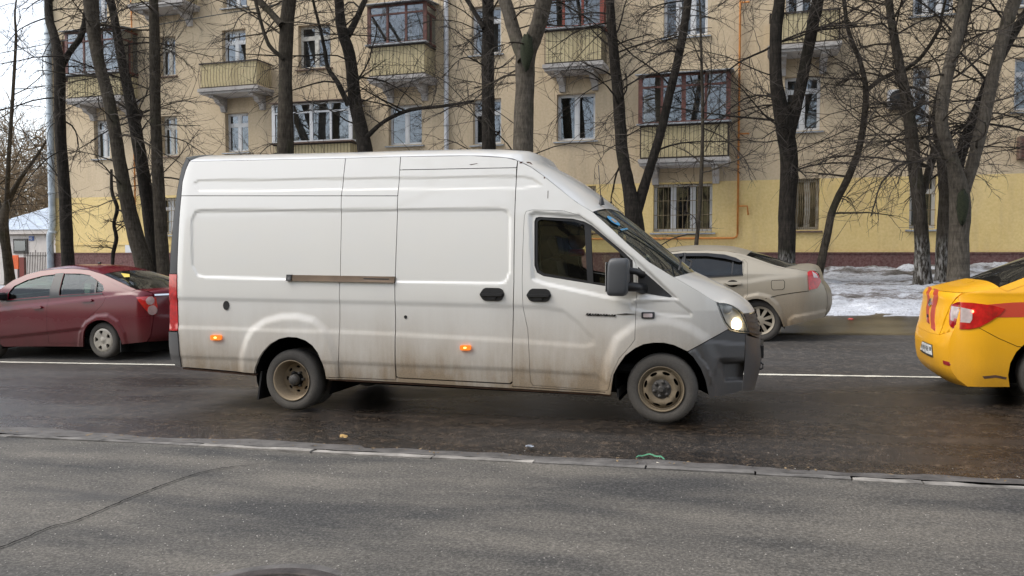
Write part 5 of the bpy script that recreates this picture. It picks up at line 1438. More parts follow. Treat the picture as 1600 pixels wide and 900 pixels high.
fc = [(1206, 437.8), (1224, 437.2), (1226.3, 440), (1226, 450), (1223, 452.8), (1208, 453.4), (1205.3, 450.5), (1204.6, 441)]
B_.panel('fuel_flap_gap', fc, DARK, BEI, res=.08, off=-.0015, rim=0, gap=0, lip=0); B_.panel('fuel_flap', fc, BEIGE_PAINT, BEI, res=.04, off=-.006, rim=.004, gap=.007)
B_.panel('bumper_seam', [(1196, 466), (1215, 461), (1240, 457), (1264, 454), (1264, 455), (1240, 458), (1215, 462), (1196, 467)], DARK, BEI, res=.08, off=-.003, rim=.0, gap=0, lip=0)
B_.panel('inner_skin', bbody, DARK, BEI, holes=[BW1, BW2], res=.15, off=.045, rim=0, gap=.012, lip=0)
B_.strip('roof', BROOF[1:8], [('o', -.06, .05), ('o', -.03, .075), ('o', 0, .085), ('o', 0, .085), ('o', .03, .085), ('o', .05, .08), ('o', .08, .07)], BEIGE_PAINT, BEI, n=24, k=12, p=2.6)
B_.strip('windscreen', BROOF[:2] , [('o', -.22, .02), ('o', -.06, .05)], GLASS_TINT, BEI, n=6, k=10)
B_.strip('rear_window', BROOF[7:], [('o', .08, .07), ('o', .14, .055), ('o', .18, .05), ('o', .20, .04), ('o', .22, .04)], GLASS_TINT, BEI, n=14, k=10, off=.014)
B_.panel('rear_pillar', BROOF[6:] + [(1222, 419.5), (1206, 415), (1186, 408.5), (1166, 402.5), (1151, 398)], BEIGE_PAINT, BEI, res=.05, off=-.005, rim=.02, gap=0)
B_.strip('boot_lid', [(1226.5, 418), (1245, 420.5), (1262, 423.5), (1277, 424.5), (1283, 440)], [('o', .22, .04), ('o', .15, .075), ('o', .10, .10), ('o', .07, .06), ('o', .09, 0)], BEIGE_PAINT, BEI, n=20, k=12, p=2.4)
B_.strip('rear_bumper', [(1283, 440), (1288, 447), (1292, 458), (1293, 475), (1290.5, 488), (1286, 496.5)], [('o', .09, 0), ('o', .10, 0), ('o', .11, 0), ('o', .11, 0), ('o', .10, 0), ('o', .08, 0)], BEIGE_PAINT, BEI, n=18, k=12, p=2.0)
btl = B_.panel('tail_lamp', [(1261.5, 425.5), (1265, 422.6), (1271, 422.6), (1278, 428), (1283.2, 440), (1277, 450.4), (1264, 453)], RED_LENS, BEI, res=.03, off=-.014, rim=.02, gap=0)
B_.panel('clear_lens', [(1268.5, 423.5), (1275.5, 428), (1278, 434), (1271.5, 433.5)], WHITE_LENS, btl, res=.04, off=-.019, rim=.01, gap=0)
B_.strip('bonnet', mpx([(-2.35, 1.08), (-3.0, .95), (-3.6, .82)], BY0), [('o', -.1, .08), ('o', -.15, .10), ('o', -.2, .03)], BEIGE_PAINT, BEI, n=10, k=10)
B_.strip('front_bumper', mpx([(-3.6, .82), (-3.78, .6), (-3.72, .35)], BY0), [('o', -.2, .03), ('o', -.22, 0), ('o', -.2, 0)], BEIGE_PAINT, BEI, n=8, k=10)
bwx, bwz = at(1187, 501, BY0 + .03)[[0, 2]]
for sgn in (-1, 1):
    yy = BY0 + .035 if sgn < 0 else 2 * BMID - BY0 - .035
    wheel(BEI, bwx, bwz, yy, .325, .20, .215, 'alloy10', side=sgn); wheel(BEI, fxb, fzb, yy, .325, .20, .215, 'alloy10', side=sgn)
    d = .3 if sgn < 0 else -.3
    arch_liner('wheel_housing', bwx + .02, bwz + .03, .37, yy + (.02 if sgn < 0 else -.02), d, BEI, n=14); arch_liner('wheel_housing', fxb, fzb + .02, .37, yy + (.02 if sgn < 0 else -.02), d, BEI, n=14)
MB().box(-3.6, .42, BY0 + .25, 2 * BMID - BY0 - .25, .40, .50).build('underbody', DARK, BEI)
cabin(BEI, BMID, -2.2, .2, .42, 1.18, 1.6, .9)
q = at(1224, 512, BY0 + .05); MB().add([(q[0] - .05, BY0 + .05, q[2] + .20), (q[0] - .05, BY0 + .27, q[2] + .20), (q[0] + .02, BY0 + .27, q[2] - .02), (q[0] + .02, BY0 + .05, q[2] - .02)], [(0, 1, 2, 3)]).build('mud_flap', BEIGE_PAINT, BEI)

# ---- yellow taxi on the right, pointing right
TY0, TMID = 8.50, 9.34
def tx_inset(x, z):
    h = z - SLOPE * (x - 2.2)
    r = .03 * np.clip((.45 - h) / .3, 0, 1.3) ** 2 + .03 * np.clip((h - .6) / .5, 0, 1) ** 2
    r = r + .26 * np.clip((h - 1.14) / .42, 0, 1.2) ** 1.1
    r = r + .095 * np.clip((2.12 - x) / .27, 0, 1.4) ** 2
    return r + .2 * np.clip((x - 5.5) / .6, 0, 1.2) ** 2
TAXI = thing('yellow_taxi', 'yellow taxi sedan with red stripes cut off by the right edge', 'taxi', (4.0, TMID, float(gz(4.0, TMID))))
T_ = Side(TY0, TMID, tx_inset)
T_.reliefs = []
def th(pts): return [(a, b + .06 + SLOPE * (a - 2.2)) for a, b in pts]
wxr, wxf = 2.67, 5.30; wzr, wzf = float(gz(wxr, TY0)) + .30, float(gz(wxf, TY0)) + .30
XC = np.array([(.18, 1.95), (.24, 1.87), (.32, 1.82), (.42, 1.80), (.55, 1.79), (.66, 1.81), (.72, 1.83), (.80, 1.84), (.95, 1.865), (1.04, 1.865), (1.075, 1.90)])
TXR = [(float(x), float(h)) for h, x in XC]
troof = th([(2.19, 1.125), (2.42, 1.215), (2.70, 1.335), (2.95, 1.42), (3.3, 1.465), (3.7, 1.47), (4.1, 1.44), (4.4, 1.36), (4.75, 1.18), (5.0, 1.05)])
tnose = th([(5.4, 1.0), (5.8, .92), (6.05, .80), (6.12, .60), (6.1, .35), (6.0, .22), (5.62, .20)])
tbody = [(a, b) for a, b in th(TXR)[::-1]][::1]
tbody = th(TXR) + troof + tnose + circ_arch(wxf, wzf, .345, wzf - .12) + th([(4.7, .19), (3.1, .19)]) + circ_arch(wxr, wzr, .40, wzr - .12)
# from the last arch foot back to the bumper underside
tw2 = th([(3.0, 1.12), (2.68, 1.12), (2.55, 1.17), (2.72, 1.27), (2.95, 1.36), (3.25, 1.40), (3.42, 1.41), (3.44, 1.12)]); tw1 = th([(3.52, 1.12), (3.50, 1.41), (3.8, 1.40), (4.1, 1.36), (4.38, 1.27), (4.62, 1.13)])
T_.panel('body_side', tbody, TAXI_PAINT, TAXI, holes=[tw2, tw1], res=.03, metric=True, lip=0, gap=.001)
T_.panel('inner_skin', tbody, DARK, TAXI, holes=[tw2, tw1], res=.15, off=.05, rim=0, gap=.015, metric=True, lip=0)
for w in (tw1, tw2): T_.panel('side_window', w, GLASS_TINT, TAXI, res=.1, off=.018, rim=0, gap=-.005, metric=True)
T_.panel('red_stripe', th([(2.07, .965), (2.3, .985), (3.5, 1.0), (5.0, .98), (5.0, .85), (3.5, .86), (2.2, .845), (2.1, .85)]), TAXI_RED, TAXI, res=.06, off=-.002, rim=.002, gap=0, metric=True, lip=0)
T_.strip('boot_lid', th([(1.90, 1.078), (2.0, 1.09), (2.19, 1.125)]), [('o', -.12, .0), ('o', -.07, .03), ('o', -.02, .055)], TAXI_PAINT, TAXI, n=10, k=16, metric=True, p=4.0)
T_.strip('rear_window', troof[:4], [('o', -.02, .055), ('o', -.04, .06), ('o', -.03, .06), ('o', -.02, .06)], GLASS_TINT, TAXI, n=12, k=12, metric=True, off=.016, p=2.4)
T_.strip('roof', troof[3:7], [('o', -.02, .06), ('o', 0, .075), ('o', 0, .075), ('o', .03, .07)], TAXI_PAINT, TAXI, n=12, k=12, metric=True)
T_.strip('windscreen', troof[6:], [('o', .03, .07), ('o', .08, .06), ('o', .15, .03), ('o', .2, .01)], GLASS_TINT, TAXI, n=10, k=12, metric=True)
T_.strip('bonnet', [troof[-1]] + tnose[:3], [('o', .15, .05), ('o', .1, .08), ('o', .1, .08), ('o', .12, .02)], TAXI_PAINT, TAXI, n=10, k=12, metric=True)
T_.strip('front_bumper', tnose[2:6], [('o', .12, .02), ('o', .16, 0), ('o', .16, 0), ('o', .12, -.02)], TAXI_PAINT, TAXI, n=10, k=12, metric=True)
T_.panel('rear_pillar', troof[:4] + th([(2.98, 1.385), (2.74, 1.29), (2.48, 1.175), (2.25, 1.09)]), TAXI_PAINT, TAXI, res=.06, off=-.004, rim=.02, gap=0, metric=True)
HW_ = np.array([TMID - float(T_.y(x, h + .05)) for h, x in XC])
def tx_rear(y, z):
    h = z - .05
    hw = np.interp(h, XC[:, 0], HW_)
    s = np.abs(y - TMID) / hw
    return np.interp(h, XC[:, 0], XC[:, 1]) - .12 * (1 - np.minimum(s, 1) ** 4.0) + 3 * np.clip(s - 1.003, 0, 1)
TF = Face(tx_rear, -1)
def side_y(h): x = float(np.interp(h, XC[:, 0], XC[:, 1])); return float(T_.y(x, h + .05))
near = [(side_y(h), h + .05) for h in XC[:, 0]]
lid = [q for q in near if q[1] > .72]
bmp = [q for q in near if q[1] < .80]
def ring(a, top=None): return a + [(2 * TMID - y, z) for y, z in a[::-1]]
TF.panel('boot_face', [(y, z) for y, z in ring([(side_y(.70) + .16, .70)] + [(side_y(.80) + .15, .81)] + [(side_y(.98) + .10, .985)] + [(side_y(1.075) + .012, 1.128)])], TAXI_PAINT, TAXI, metric=True)
TF.panel('rear_bumper', ring([q for q in near if q[1] < .75] + [(side_y(.705), .755), (side_y(.70) + .16, .702)]), TAXI_PAINT, TAXI, metric=True, gap=.001)
for yf in (0, 1):
    a = [(side_y(.705), .755), (side_y(.80), .85), (side_y(.95), 1.0), (side_y(1.075), 1.125), (side_y(.98) + .10, .99), (side_y(.80) + .15, .81), (side_y(.70) + .16, .705)]
    if yf: a = [(2 * TMID - y, z) for y, z in a]
    TF.panel('corner_panel', a, TAXI_PAINT, TAXI, metric=True, gap=.001, off=-.004)
for px_ in ([(1450.5, 447.5), (1455, 449), (1454, 470), (1451.5, 485), (1453, 506), (1448.5, 503), (1447.5, 480), (1449.5, 465)], [(1459, 450.5), (1466, 452.5), (1466.5, 463), (1462, 480), (1460.5, 500), (1461.5, 517), (1454.8, 512.5), (1454, 490), (1457, 472), (1459.5, 462)]):
    TF.panel('boot_stripe', px_, TAXI_RED, TAXI, off=.003, rim=.004, gap=0)
lampm = [(1500.5, 472), (1520, 473), (1550, 477), (1570, 482.6), (1562, 492), (1545, 503), (1530, 511), (1514, 514.4), (1499, 514)]
TL = T_.panel('tail_lamp', lampm, RED_LENS, TAXI, res=.03, off=-.010, rim=.02, gap=0, far=False)
TF.panel('lamp_wrap', [(1504.5, 471.8), (1498.8, 472), (1488.5, 476), (1485.4, 490), (1485.4, 507), (1488, 511.5), (1496.5, 513.7), (1503, 514.2)], RED_LENS_DARK, TL, off=.012, rim=.03, gap=0)
TF.panel('reversing_lens', [(1503.3, 480), (1489.6, 478), (1488, 490), (1488.3, 500), (1502.6, 503.4)], WHITE_LENS, TL, off=.016, rim=.01, gap=0)
T_.panel('reversing_lens', [(1500.6, 480), (1519, 484), (1518.5, 499), (1515, 504.5), (1500, 503.2)], WHITE_LENS, TL, res=.05, off=-.014, rim=.01, gap=0, far=False)
T_.panel('brake_glow', disc_px(1519.3, 486.3, 1.9, 2.4, 8), RED_GLOW, TL, res=.05, off=-.020, rim=.004, gap=0, far=False)
# number plate
PLW = plain('plate_white', (.60, .61, .60), .5, var=.2, vs_=10); PLB = plain('plate_black', (.02, .02, .02), .5)
NP = TF.panel('number_plate', [(1442, 532.6), (1456.8, 538.6), (1458.4, 558.8), (1438.6, 548.4)], PLB, TAXI, off=.004, rim=.02, gap=0)
TF.panel('plate_face', [(1442.4, 534), (1456.2, 539.8), (1457.4, 555), (1439.4, 545.6)], PLW, NP, off=.010, rim=.006, gap=0)
for i, (u, w) in enumerate(((.06, .05), (.17, .05), (.27, .05), (.38, .05), (.50, .07), (.63, .05), (.80, .04), (.89, .04))):
    def pp(a, b): return (1442 * (1 - a) * (1 - b) + 1456.4 * a * (1 - b) + 1439.2 * (1 - a) * b + 1457.3 * a * b, 534.2 * (1 - a) * (1 - b) + 540 * a * (1 - b) + 545 * (1 - a) * b + 554.6 * a * b)
    t0, t1 = (.24, .76) if i < 6 else (.2, .62)
    TF.panel('character', [pp(u, t0), pp(u + w * .55, t0), pp(u + w * .55, t0 + .2), pp(u + w, t0 + .2), pp(u + w, t1), pp(u + w * .4, t1), pp(u + w * .4, t1 - .18), pp(u, t1 - .18)], PLB, NP, off=.0125, rim=.002, gap=0, res=.05)
TF.panel('reflector', [(1474, 563), (1483, 565.5), (1492, 573), (1475, 569)], RED_LENS_DARK, TAXI, off=.006, rim=.01, gap=0)
TF.panel('emblem', [(1454, 467), (1456.4, 466), (1456, 476), (1453.4, 479), (1452, 474)], CHROME, TAXI, off=.012, rim=.01, gap=0)
TF.panel('boot_lock', [(1449.4, 490.5), (1451.6, 491.5), (1451.6, 496), (1449.2, 495)], BLACK_TRIM, TAXI, off=.008, rim=.01, gap=0)
T_.panel('bumper_scuff', [(1535, 588), (1556, 586), (1573, 589.5), (1572, 593), (1556, 590), (1538, 592)], RUST, TAXI, res=.04, off=-.002, rim=.002, gap=0, far=False, lip=0)
T_.panel('bumper_seam', [(1530, 512), (1560, 528), (1590, 541), (1604, 542), (1604, 542.8), (1590, 541.9), (1560, 528.9), (1530, 512.9)], DARK, TAXI, res=.06, off=-.002, rim=0, gap=0, far=False, lip=0)
for sgn in (-1, 1):
    yy = TY0 + .035 if sgn < 0 else 2 * TMID - TY0 - .035
    wheel(TAXI, wxr, wzr, yy, .30, .185, .19, 'cover5', side=sgn); wheel(TAXI, wxf, wzf, yy, .30, .185, .19, 'cover5', side=sgn)
    d = .3 if sgn < 0 else -.3
    arch_liner('wheel_housing', wxr, wzr + .02, .42, yy + (.02 if sgn < 0 else -.02), d, TAXI, n=14); arch_liner('wheel_housing', wxf, wzf + .02, .36, yy + (.02 if sgn < 0 else -.02), d, TAXI, n=14)
MB().box(2.0, 6.0, TY0 + .25, 2 * TMID - TY0 - .25, .26, .36).build('underbody', DARK, TAXI)
MB().box(2.2, 2.7, TY0 + .2, 2 * TMID - TY0 - .2, 1.08, 1.11).build('parcel_shelf', INTERIOR, TAXI)
# ------------------------------------------------------------------ trees
def bark(name, c0, c1, c2, moss=.15, wash=None):
    m, nt, bs = new_mat(name)
    p = world_pos(nt, (1, 1, .22)); pw = world_pos(nt)
    n1 = noise_n(nt, p, 22, 6, .65); n2 = noise_n(nt, pw, 1.7, 4); n3 = noise_n(nt, world_pos(nt, (.6, .6, 5)), 2.4, 4, .6)
    col = ramp(nt, math_n(nt, 'ADD', math_n(nt, 'MULTIPLY', n1, .7), math_n(nt, 'MULTIPLY', n3, .3)), [(.36, c0), (.52, c1), (.68, c2)])
    col = mix(nt, math_n(nt, 'MULTIPLY', ramp(nt, n2, [(.58, 0.0), (.68, 1.0)]), moss), col, (.028, .034, .012))
    if wash:
        sx = nd(nt, 'SeparateXYZ'); L(nt, pw, sx.inputs[0])
        k = nd(nt, 'MapRange'); L(nt, sx.outputs[2], k.inputs[0]); k.inputs[1].default_value = wash; k.inputs[2].default_value = wash - .35; k.inputs[3].default_value = 0; k.inputs[4].default_value = 1
        w = math_n(nt, 'MULTIPLY', k.outputs[0], ramp(nt, n1, [(.45, 0.0), (.62, .42)]))
        col = mix(nt, w, col, (.55, .54, .52))
    L(nt, col, bs.inputs['Base Color']); bs.inputs['Roughness'].default_value = .95; bs.inputs['Specular IOR Level'].default_value = .2
    bump(nt, bs, n1, .9, .03)
    return m
BARK_D = bark('dark_bark', (.010, .0085, .007), (.026, .022, .018), (.055, .046, .037))
BARK_L = bark('grey_bark', (.040, .034, .026), (.085, .073, .058), (.135, .119, .096), .35)
BARK_M = bark('brown_bark', (.020, .0165, .0125), (.048, .040, .030), (.085, .071, .055), .3)
TWIG = plain('twig_bark', (.045, .036, .029), .9, var=.35, vs_=2)
TWIG_L = plain('pale_twig_bark', (.17, .13, .09), .9, var=.3, vs_=2)

def prisms(P, R, sides=3):
    """many thin tubes at once: P (N,K,3), R (N,K)"""
    N_, K, _ = P.shape
    T = np.gradient(P, axis=1); T /= np.linalg.norm(T, axis=2, keepdims=True) + 1e-9
    ref = np.zeros_like(T); ref[..., 1] = 1; ref[np.abs(T[..., 1]) > .85] = (1, 0, 0)
    A = np.cross(T, ref); A /= np.linalg.norm(A, axis=2, keepdims=True) + 1e-9
    Bv = np.cross(T, A)
    V = np.stack([P + R[..., None] * (math.cos(2 * math.pi * s / sides) * A + math.sin(2 * math.pi * s / sides) * Bv) for s in range(sides)], 2)   # N,K,S,3
    base = (np.arange(N_) * K * sides)[:, None, None] + (np.arange(K - 1) * sides)[None, :, None]
    s = np.arange(sides)[None, None, :]; s2 = (s + 1) % sides
    Fq = np.stack([base + s, base + s2, base + sides + s2, base + sides + s], -1).reshape(-1, 4)
    return V.reshape(-1, 3), Fq

def fast_mesh(name, V, Fq, m, parent, smooth=True):
    V = V - off_of(parent)
    me = bpy.data.meshes.new(name)
    me.vertices.add(len(V)); me.vertices.foreach_set('co', V.astype(np.float32).ravel())
    me.loops.add(Fq.size); me.loops.foreach_set('vertex_index', Fq.astype(np.int32).ravel())
    me.polygons.add(len(Fq)); me.polygons.foreach_set('loop_start', (np.arange(len(Fq)) * 4).astype(np.int32))
    me.polygons.foreach_set('use_smooth', np.ones(len(Fq), bool))
    me.update(calc_edges=True)
    return link(name, me, m, parent)

NR = np.random.RandomState
def sprout(rs, p0, d0, Ln, r0, K=6, droop=-.05, wob=.16):
    """N twigs grown from points p0 along d0"""
    n = len(p0); P = np.empty((n, K, 3)); P[:, 0] = p0
    d = d0 / (np.linalg.norm(d0, axis=1, keepdims=True) + 1e-9)
    curl = rs.normal(0, wob, (n, 3))
    for k in range(1, K):
        d = d + curl * .55 + rs.normal(0, wob * .7, (n, 3)); d[:, 2] += droop
        d /= np.linalg.norm(d, axis=1, keepdims=True)
        P[:, k] = P[:, k - 1] + d * (Ln / (K - 1))[:, None]
    R = r0[:, None] * np.linspace(1, .35, K)[None, :]
    return P, R
def children_of(rs, P, R, per, lratio, spread, rmin, lo=.25):
    n, K, _ = P.shape
    t = rs.uniform(lo, .98, (n, per)) * (K - 1); i = np.minimum(t.astype(int), K - 2); f = t - i
    a = P[np.arange(n)[:, None], i]; b = P[np.arange(n)[:, None], i + 1]
    p0 = (a + (b - a) * f[..., None]).reshape(-1, 3)
    d = (b - a); d = d / (np.linalg.norm(d, axis=2, keepdims=True) + 1e-9)
    d = d + rs.normal(0, spread, d.shape); d[..., 2] += .10
    Lp = np.linalg.norm(np.diff(P, axis=1), axis=2).sum(1)
    Ln = (Lp[:, None] * rs.uniform(lratio * .5, lratio * 1.2, (n, per))).reshape(-1)
    r = np.maximum((R[np.arange(n)[:, None], i] * .55).reshape(-1), rmin)
    return p0, d.reshape(-1, 3), Ln, r

def tree(label, Y, stems, seed, bk=None, nb=24, tw=TWIG, lo_z=2.6, blen=(1.0, 3.2), top=5.0, group='bare street trees in front of the building', ground=True, sub=(7, 4), name='bare_tree', rmin=.0056, yj=.25):
    bk = bk or BARK_D
    rs = NR(seed); lines = []
    for si, st in enumerate(stems):
        st = np.asarray(st, float)
        ph = rs.uniform(0, 6); L_ = []
        for k, (px, py, w) in enumerate(st):
            yy = Y + (yj * math.sin(ph + k * .8) * min(1, k / 2.0) if si == 0 else yj * (.5 + .25 * k) * (1 if si % 2 else -1) * (k > 0))
            q = at(px, py, yy); dep = -q[0] * _s + q[1] * _c
            L_.append((*q, .5 * w * dep / F))
        lines.append(np.array(L_))
    b = lines[0][0]; gzv = float(gz(b[0], Y))
    if ground and b[2] > gzv:
        d = lines[0][0] - lines[0][1]; t = (b[2] - gzv + .05) / max(.2, -d[2] if d[2] < 0 else .2)
        e = b + d * t; e[2] = gzv - .05; e[0] = b[0] + d[0] * min(t, 1.5) * .4; e[1] = Y; e[3] = b[3] * 1.12
        mid_ = (b + e) / 2; mid_[3] = b[3] * 1.02
        lines[0] = np.vstack([e, mid_, lines[0]])
    root = thing(name, label, 'tree', (float(lines[0][0][0]), Y, gzv), group)
    trunk = None; src = []
    for si, Ls in enumerate(lines):
        e = Ls[-1]; d = Ls[-1, :3] - Ls[-2, :3]; d /= np.linalg.norm(d)
        if top and e[2] > 6:
            ext = []
            for k in (1, 2, 3, 4):
                d = d + rs.normal(0, .07, 3) + [0, 0, .03]; d /= np.linalg.norm(d)
                ext.append(np.r_[(ext[-1][:3] if ext else e[:3]) + d * top / 4, e[3] * (1 - .2 * k)])
            Ls = np.vstack([Ls, ext])
        C = smooth_line(Ls, max(10, int(len(Ls) * 5)))
        C[:, 3] *= 1 + .05 * np.array([noise.noise(Vector((k * .9, seed, si))) for k in range(len(C))])
        C[:, :2] += .010 * np.array([[noise.noise(Vector((k * .6, seed, 9))), noise.noise(Vector((k * .6, 3, seed)))] for k in range(len(C))])
        n = 14; mb = MB(); pts = C[:, :3]; T = np.gradient(pts, axis=0); T /= np.linalg.norm(T, axis=1)[:, None]
        v = []
        for k in range(len(pts)):
            a = np.cross(T[k], (0, 1, 0)); a /= np.linalg.norm(a); bb = np.cross(T[k], a)
            flare = 1 + (.22 * math.exp(-max(0, pts[k][2] - gzv) / .18) if si == 0 else 0)
            for j in range(n):
                t = 2 * math.pi * j / n
                rr = C[k, 3] * flare * (1 + .07 * noise.noise(Vector((math.cos(t) * 2, math.sin(t) * 2, pts[k][2] * 1.4 + seed))))
                v.append(pts[k] + rr * (math.cos(t) * a + math.sin(t) * bb))
        mb.add(v, [(k * n + j, k * n + (j + 1) % n, (k + 1) * n + (j + 1) % n, (k + 1) * n + j) for k in range(len(pts) - 1) for j in range(n)] + [tuple((len(pts) - 1) * n + j for j in range(n))], True)
        if si == 0: trunk = mb.build('trunk', bk, root)
        else: mb.build('limb', bk, trunk)
        src.append(C)
    # branches
    p0, d0, Ln, r0 = [], [], [], []
    tot = sum(len(c) for c in src)
    for C in src:
        k = max(3, int(nb * 1.4 * len(C) / tot))
        z = C[:, 2]; ok = np.where(z > gzv + lo_z)[0]
        if len(ok) < 2: continue
        for _ in range(k):
            i = rs.choice(ok); az = rs.uniform(0, 2 * math.pi)
            p0.append(C[i, :3]); d0.append((math.cos(az) * 1.0, math.sin(az) * .75, rs.uniform(-.15, .75)))
            Ln.append(rs.uniform(*blen)); r0.append(min(C[i, 3] * .5, rs.uniform(.012, .032)))
    if p0:
        P, R = sprout(rs, np.array(p0), np.array(d0), np.array(Ln), np.array(r0), K=8, wob=.13)
        V, Q = prisms(P, R, 5); o = fast_mesh('branches', V, Q, bk if bk is not BARK_L else BARK_M, root); o['kind'] = 'stuff'
        a = children_of(rs, P, R, sub[0], .50, .55, rmin * 1.5, .18)
        P2, R2 = sprout(rs, *a, K=6, wob=.17); a = children_of(rs, P2, R2, sub[1], .55, .6, rmin, .15)
        P3, R3 = sprout(rs, *a, K=5, wob=.2)
        V2, Q2 = prisms(P2, R2); V3, Q3 = prisms(P3, R3)
        o = fast_mesh('twigs', np.vstack([V2, V3]), np.vstack([Q2, Q3 + len(V2)]), tw, root); o['kind'] = 'stuff'
    return root

tree('dark forked tree left of the red car roof, nearest the building corner', 20.2, [[(106, 415, 19), (101, 300, 17), (94, 200, 16), (93, 110, 16), (86, 60, 13), (77, 30, 12), (75, -10, 11)], [(95, 104, 12), (110, 80, 9), (126, 58, 9), (133, 30, 8), (138, -10, 8)]], 1, nb=34, lo_z=3)
tree('leaning brown trunk, leftmost of the three stems growing together', 19.6, [[(226, 418, 27), (207, 350, 23), (190, 270, 20), (172, 165, 18), (152, 85, 18), (141, 0, 21)]], 2, BARK_M, 22, lo_z=3)
tree('dark slanting trunk with a sawn stub, middle of the three stems together', 20.4, [[(244, 418, 23), (233, 330, 21), (222, 260, 19), (208, 180, 18), (196, 120, 15), (184, 60, 13), (172, -5, 11)], [(210, 195, 15), (216, 178, 13), (217, 175, 12)]], 3, BARK_D, 26, lo_z=3)
tree('straight brown trunk just left of the van rear', 19.8, [[(255, 418, 20), (248, 300, 18), (243, 180, 16), (242, 90, 16), (240, -5, 14)]], 4, BARK_M, 26, lo_z=3)
tree('thin crooked sapling between the left tree and the leaning trunk', 20.5, [[(176, 415, 5), (177, 395, 6), (182, 372, 6), (178, 350, 5), (183, 325, 6), (175, 300, 5), (174, 265, 4)]], 5, BARK_D, 8, lo_z=.8, blen=(.4, 1.2), top=0, name='sapling')
tree('grey knotted trunk rising behind the van roof near its rear', 19.0, [[(446, 250, 26), (446, 190, 24), (446, 120, 20), (447, 60, 22), (453, -5, 20)], [(441, 40, 12), (425, 22, 10), (404, 0, 11), (395, -12, 10)], [(443, 92, 7), (420, 70, 6), (408, 35, 5), (400, 5, 5)]], 6, BARK_M, 30)
tree('dark curving tree with a right fork behind the van roof', 20.4, [[(572, 250, 24), (565, 205, 21), (555, 160, 20), (547, 90, 18), (534, 45, 16), (529, -8, 14)], [(543, 55, 12), (553, 38, 10), (565, 12, 9), (574, -10, 8)], [(545, 165, 9), (528, 130, 8), (512, 105, 7), (506, 70, 5)], [(572, 215, 8), (600, 190, 6), (640, 172, 6), (690, 166, 5), (740, 158, 4)]], 7, BARK_D, 40)
tree('straight dark trunk left of the thick pale one above the van', 20.8, [[(764, 250, 22), (763, 180, 20), (762, 90, 20), (763, 45, 18), (762, -8, 18)], [(757, 45, 9), (745, 25, 7), (730, 0, 7)]], 8, BARK_D, 34)
tree('thick pale forked trunk with mossy crotch above the van', 18.4, [[(817, 255, 33), (818, 200, 31), (820, 130, 30), (822, 85, 30), (838, 50, 25), (852, -8, 26)], [(818, 95, 20), (805, 55, 21), (792, 10, 20), (786, -10, 19)]], 9, BARK_L, 22)
tree('dark V-shaped tree behind the van windscreen', 20.0, [[(993, 370, 30), (990, 335, 28), (982, 290, 20), (972, 235, 19), (966, 150, 18), (958, 70, 15), (953, -8, 13)], [(994, 330, 20), (1010, 280, 15), (1030, 215, 14), (1048, 140, 13), (1064, 70, 13), (1076, -8, 12)]], 10, BARK_D, 46)
tree('slender sapling in front of the barred window above the beige car', 18.6, [[(1087, 395, 7), (1091, 350, 6), (1096, 270, 6), (1098, 180, 5), (1096, 90, 4), (1094, 20, 3)]], 11, BARK_M, 16, lo_z=1.3, blen=(.6, 1.8), top=2, name='sapling')
B11 = bark('dark_bark_whitewashed', (.010, .0085, .007), (.026, .022, .018), (.055, .046, .037), .15, 1.62)
tree('tall dark trunk with whitewashed foot behind the beige car boot', 20.0, [[(1229, 412, 26), (1230, 330, 26), (1233, 250, 27), (1224, 190, 26), (1213, 130, 19), (1212, 60, 18), (1219, -8, 17)], [(1232, 215, 18), (1246, 160, 17), (1260, 90, 17), (1280, -8, 18)]], 12, B11, 46)
tree('thin leaning tree between the beige car and the taxi', 20.2, [[(1280, 424, 13), (1292, 370, 12), (1302, 325, 11), (1325, 278, 11), (1344, 225, 10), (1353, 150, 9), (1345, 100, 7), (1325, 45, 6), (1318, -8, 6)], [(1355, 140, 7), (1380, 122, 7), (1430, 98, 6), (1465, 50, 5), (1475, 10, 4)]], 13, BARK_M, 40, lo_z=1.7, blen=(.8, 2.6))
B14 = bark('brown_bark_whitewashed', (.020, .0165, .0125), (.045, .038, .030), (.085, .072, .058), .3, 1.95)
tree('dark trunk with pale whitewashed lower half left of the taxi boot', 19.4, [[(1442, 446, 27), (1441, 400, 23), (1437, 330, 20), (1428, 250, 20), (1419, 170, 17), (1405, 100, 14), (1394, 40, 12), (1388, -8, 11)], [(1440, 300, 12), (1452, 265, 12), (1462, 230, 12)]], 14, B14, 40)
tree('whitewashed trunk squeezed between two others behind the taxi boot', 20.3, [[(1474, 432, 24), (1474, 380, 22), (1480, 300, 24), (1474, 235, 22), (1466, 180, 18), (1478, 120, 15), (1500, 60, 12), (1515, 0, 10)]], 15, B14, 36)
tree('thick pale double-stemmed tree with mossy fork behind the taxi boot', 18.8, [[(1497, 440, 32), (1498, 380, 30), (1500, 310, 30), (1488, 250, 19), (1471, 190, 18), (1480, 120, 18), (1497, 50, 18), (1510, -8, 18)], [(1502, 310, 19), (1517, 265, 18), (1535, 195, 19), (1555, 105, 18), (1577, 25, 19), (1588, -8, 19)]], 16, BARK_L, 30)
tree('dark trunk leaning out to the right behind the pale double tree', 21.2, [[(1486, 400, 14), (1492, 300, 16), (1503, 235, 17), (1530, 165, 16), (1560, 95, 15), (1600, 25, 13), (1625, -10, 12)]], 17, BARK_D, 40)
tree('bare tree on the far left edge by the white kiosk', 30.0, [[(16, 440, 15), (10, 390, 14), (5, 352, 15), (10, 322, 11), (28, 285, 7), (60, 240, 4)], [(6, 350, 10), (-8, 300, 9), (-14, 240, 7)], [(10, 322, 7), (14, 240, 6), (20, 150, 5), (25, 60, 4)]], 18, BARK_M, 46, tw=TWIG_L, lo_z=2.2, blen=(2, 5), top=3, group=None, yj=.5)
